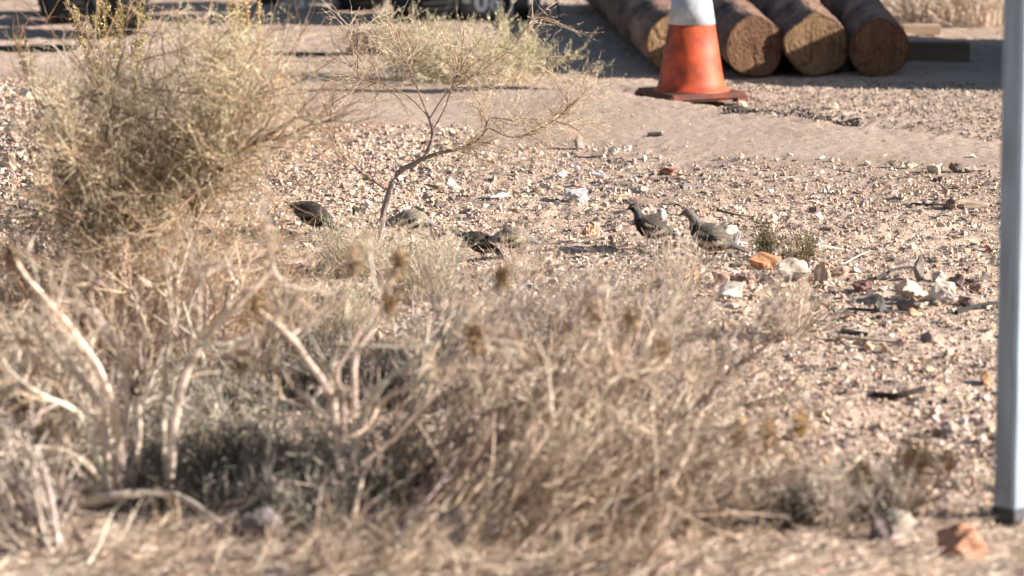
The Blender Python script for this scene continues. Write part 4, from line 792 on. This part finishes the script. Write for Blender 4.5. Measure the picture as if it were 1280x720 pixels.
# straw bush and heap, bottom centre
TB = [(.74, .58, .42), (.64, .49, .36), (.84, .70, .54), (.48, .36, .27), (.24, .175, .14)]
plant('straw_bush', 640, 640, 'broad tan straw bush leaning left to right in the bottom centre', 'dead bush', traced(
  [[(560, 660, 0), (600, 600, 0), (660, 540, 0), (740, 500, -.05), (690, 520, 0)], [(620, 560, 0), (700, 528, 0), (745, 515, 0), (820, 545, 0), (870, 565, 0)], [(600, 520, 0), (650, 505, 0), (695, 500, 0), (700, 515, 0)], [(600, 650, -.1), (680, 560, -.1), (760, 480, -.1), (790, 400, -.1)], [(560, 640, 0), (610, 560, 0), (640, 480, 0), (690, 430, 0), (740, 390, 0)], [(520, 660, 0), (560, 580, 0), (590, 500, .05), (625, 430, .05)], [(700, 650, 0), (740, 560, 0), (790, 470, 0), (830, 430, 0)]],
  640, [.005, .006, .005, .004, .004, .004, .004], [(.34, .25, .19), (.5, .38, .26)], 70, (.08, .24), 700, (.04, .13), TB, 600, [(.3, .2, .1), (.2, .13, .07)], .018, 3000, TB, .5))
for (x, y, ln, lab) in [(560, 665, .5, 'tan coarse straw bush at the left of the straw heap, bottom centre'), (650, 670, .75, 'tan coarse straw bush in the middle of the straw heap, bottom centre'), (745, 665, .8, 'tan coarse straw bush at the right of the straw heap, bottom centre'), (720, 590, .6, 'tan coarse straw bush behind the straw heap, bottom centre'), (600, 580, .6, 'tan coarse straw bush behind the left of the straw heap'), (500, 620, .4, 'tan coarse straw bush between grey brown scrub and straw heap')]:
    plant('straw_bush', x, y, lab, 'dead bush', coarse(26, (.20, .44), .5, .15, TB, .0056, (ln * 1.9, 0), 5, 18, .09, 10))
for (x, y, ln, nn, lab) in [(40, 690, -.4, 30, 'blurred pale coarse clump in the bottom left corner'), (70, 610, -.3, 34, 'pale coarse clump behind the bleached stems at the lower left'), (130, 545, -.2, 26, 'coarse pale clump between the bleached stems and the thick white stem'), (300, 480, .2, 14, 'coarse pale clump left of the crossing bleached branches'), (540, 500, .6, 20, 'coarse pale clump right of the crossing bleached branches')]:
    plant('coarse_bush', x, y, lab, 'dead bush', coarse(nn, (.14, .34), .55, .13, PB, .0052, (ln, 0), 4, 18, .1, 14))
for (x, y, lab) in [(250, 702, 'flat tangled litter clump at the bottom edge below the long dead branch'), (400, 705, 'flat tangled litter clump at the bottom edge below the dark scrub'), (560, 710, 'flat tangled straw clump at the bottom edge, left of centre'), (680, 708, 'flat tangled straw clump at the bottom edge below the straw heap'), (810, 700, 'flat tangled straw clump at the bottom edge, right of the straw heap'), (120, 712, 'flat tangled litter clump at the bottom edge near the left corner'), (620, 728, 'straw lump cut by the bottom edge, left of the middle'), (760, 726, 'straw lump cut by the bottom edge, right of the middle'), (480, 722, 'straw lump cut by the bottom edge below the scrub'), (870, 712, 'thin straw lump at the bottom edge right of the straw heap'), (330, 724, 'litter lump cut by the bottom edge below the rounded grey rock')]:
    plant('straw_clump', x, y, lab, 'straw clump', coarse(20, (.06, .18), 1.3, .18, TB + [browt, strawd], .0036, (.9, 0), 4, 12, .12))
# gnarled dark twigs right of the thicket
plant('gnarled_twig', 845, 560, 'dark gnarled twig reaching up right from the straw heap', 'twig', traced(
  [[(845, 575, 0), (870, 520, 0), (910, 470, 0), (960, 430, 0), (990, 400, 0)], [(855, 560, 0), (880, 500, 0), (905, 440, 0), (890, 410, 0), (850, 408, 0)], [(850, 560, 0), (900, 510, .1), (950, 505, .1), (985, 500, .1)], [(905, 470, 0), (935, 440, 0), (950, 400, 0), (975, 360, 0)], [(870, 560, .1), (880, 530, .1), (862, 510, .1), (855, 490, .1)]],
  560, [.006, .0045, .0035, .003, .004], [(.2, .15, .13), (.34, .28, .24)], 60, (.05, .16), 600, (.02, .08), [greyt, straw, (.25, .2, .16)], 0))
# low grey scrub bottom right
for (x, y, n, lab) in [(880, 650, 150, 'low grey scrub at the right foot of the straw heap'), (945, 655, 130, 'low grey scrub with orange brown seed heads, bottom right, nearest the straw heap'), (1020, 650, 130, 'low grey scrub holding the thick pale stick at the bottom right'), (1100, 640, 110, 'low grey scrub behind the grey and cream rock')]:
    plant('low_scrub', x, y, lab, 'scrub', tussock(n, (.05, .18), .65, .07, [greyt, (.5, .43, .34), (.26, .21, .17), palest], .0017, n * 5, leafc=[greyt, (.5, .45, .36), strawd], leafn=n * 8, leafs=(.006, .013)))
plant('seed_head_weed', 935, 650, 'weed with orange brown blurred seed heads at the bottom right of the straw heap', 'weed', traced([[(935, 650, 0), (932, 600, 0), (925, 550, 0)], [(938, 650, 0), (950, 590, 0), (960, 540, 0)], [(945, 650, 0), (985, 600, 0), (1000, 530, 0)]], 650, [.003, .003, .003], [straw], 24, (.03, .1), 160, (.02, .06), [straw, strawd], 900, [(.50, .33, .14), (.4, .25, .1)], .016))
plant('seed_head_weed', 1140, 640, 'weed with orange brown blurred seed heads above the grey and cream rock', 'weed', traced([[(1120, 645, 0), (1140, 600, 0), (1160, 580, 0)], [(1125, 645, 0), (1130, 600, 0), (1138, 572, 0)], [(1130, 645, 0), (1165, 610, 0), (1185, 575, 0)], [(1120, 645, 0), (1095, 610, 0), (1080, 595, 0)]], 645, [.003] * 4, [straw], 30, (.03, .1), 260, (.02, .06), [straw, strawd, greyt], 1100, [(.62, .42, .22), (.44, .28, .14)], .015))

# sticks
def stick(pts, by, r, col, label, name='stick', ch=0, taper=.6):
    base = gp(*pts[0][:2]) if by is None else gp(pts[0][0], by)
    if by is None: P = catm([gp(x, y) + np.array([0, 0, r * .7 + z]) for x, y, z in pts], 16)
    else: P = trace(by, pts, 16)
    A = Acc(); A.tubes(P[None], r, r * taper, pal(1, [col], .05), 8, .12)
    o = A.build(name, M_TWIG, None, base, False); o.location = base; return tag(o, label, 'stick')
stick([(1082, 497, 0), (1120, 503, .01), (1156, 497, .02)], None, .012, (.045, .035, .032), 'charred black stick lying on the open gravel at the right')
stick([(1128, 505, 0), (1160, 513, .005), (1182, 523, 0)], None, .003, (.2, .15, .12), 'thin brown twig crossing below the charred black stick')
stick([(1050, 424, .005), (1100, 428, .003), (1150, 430, .002)], None, .005, (.5, .43, .36), 'long pale grey stick ending at the purple brown rock')
stick([(1052, 420, .01), (1072, 423, .01), (1084, 424, .01)], None, .009, (.06, .05, .05), 'short thick black stick at the left end of the long pale stick')
stick([(896, 267, .01), (920, 271, .005), (948, 273, 0)], None, .005, (.12, .1, .09), 'dark grey stick lying behind the standing quail')
stick([(768, 267, .002), (785, 266, .01), (797, 262, .02)], None, .004, (.10, .08, .08), 'dark twig lying in front of the beak of the black faced quail')
stick([(1140, 257, .002), (1160, 258, .003), (1180, 258, .003)], None, .006, (.10, .08, .07), 'dark stick running left from the brown angular stone')
stick([(975, 328, .0), (1010, 318, .03), (1055, 316, .01)], None, .0035, (.70, .58, .44), 'thin pale root arching over the gravel right of the green sprigs')
stick([(1055, 330, .0), (1090, 322, .02), (1130, 330, .005)], None, .003, (.70, .58, .44), 'thin pale root beside the upright pointed stone')
stick([(1028, 638, .02), (1050, 624, .05), (1080, 612, .09)], None, .010, (.72, .60, .46), 'thick pale broken stick poking out of the grey scrub at the bottom right')
stick([(930, 610, .0), (940, 600, .03), (916, 590, .06)], None, .007, (.68, .60, .50), 'short whitish stick standing in the grey scrub left of the thick pale one')
stick([(60, 652, .01), (140, 648, .045), (220, 648, .045), (285, 672, .01)], None, .014, (.60, .50, .40), 'long blurred dead branch lying under the bleached stems at the bottom left')
stick([(60, 646, .03), (90, 634, .05), (130, 634, .04)], None, .008, (.72, .58, .42), 'short pale branch stub above the long dead branch at the bottom left')
stick([(380, 338, .01), (410, 325, .02), (445, 318, .03)], None, .006, (.12, .08, .07), 'dark curved twig on the ground below the shaded quail')
stick([(20, 330, .0), (66, 250, .1), (60, 200, .2)], 330, .006, (.3, .22, .17), 'grey brown twig at the left rim of the big shrub')
stick([(840, 345, .0), (800, 395, .01), (775, 430, .01)], None, .004, (.2, .15, .14), 'dark thin stick slanting left below the quails')
stick([(1195, 396, .01), (1220, 392, .02), (1246, 388, .02)], None, .008, (.05, .045, .045), 'black branching stick right of the chunky off white rock, touching the post')
stick([(1060, 389, .005), (1100, 392, .006), (1140, 394, .005)], None, .005, (.07, .06, .06), 'thin black stick lying in front of the small blocky blue black stone')
stick([(1188, 352, .005), (1215, 356, .01), (1243, 352, .012)], None, .007, (.12, .09, .08), 'dark brown stick behind the chunky off white rock')
stick([(1095, 352, .005), (1120, 345, .02), (1148, 342, .02)], None, .006, (.08, .07, .08), 'dark slate coloured stick left of the upright pointed grey stone')
# thin litter: uncountable
A = Acc(); P = field(9000, 240, 730); px, py = project(P); k = rng.uniform(size=len(P)) < np.clip((950 - px) / 600, .08, 1) * np.clip((py - 200) / 200, .1, 1); P = P[k]; n = len(P)
th = rng.uniform(0, 6.28, n); D = np.stack([np.cos(th), np.sin(th), rng.uniform(-.02, .25, n)], 1); C_ = curvy(P + np.array([0, 0, .004]), D, rng.uniform(.02, .10, n), 4, .12); A.tubes(C_, .0012, .0007, pal(n, [straw, strawd, greyt, palest, browt], .3), 3)
tag(A.build('twig_litter', M_TWIG), 'thin broken straw and twigs strewn over the ground', 'litter', kind='stuff')
A = Acc(); P = field(5200, 640, 760, -100, 1300); n = len(P); th = rng.normal(0, .5, n); D = np.stack([np.cos(th), np.sin(th), rng.uniform(-.02, .2, n)], 1); C_ = curvy(P + np.array([0, 0, .004]), D, rng.uniform(.03, .12, n), 4, .1); A.tubes(C_, .0013, .0008, pal(n, TB + [straw, palest], .25), 3)
tag(A.build('straw_litter', M_TWIG), 'fallen straw lying along the bottom edge of the ground', 'litter', kind='stuff')

# ------------------------------------------------------------------ post at the right, near
pbse = gp(1265, 652); t = thing('metal_post', pbse, 'pale blue grey square metal post at the right edge of the picture', 'post')
M_POST = mat('pale_blue_paint', (.28, .335, .39), dark=(.21, .25, .29), rough=.5, var=.1, vscale=7, spec=.5, stretch=(4, 4, .6)); M_FOOT = mat('dark_rubber_foot', (.07, .07, .075), rough=.7, var=.2)
r = 24 / S(655); sq = r * 1.48
bm = bmesh.new(); bevel_box(bm, (sq, sq, 1.5), (0, 0, .035 + .75), None, .005); bm_obj('tube', bm, M_POST, t, False)
bm = bmesh.new(); bevel_box(bm, (sq + .008, sq + .008, .05), (0, 0, .015), None, .003); bm_obj('foot', bm, M_FOOT, t, False)
t.rotation_euler = (0, 0, R(43))
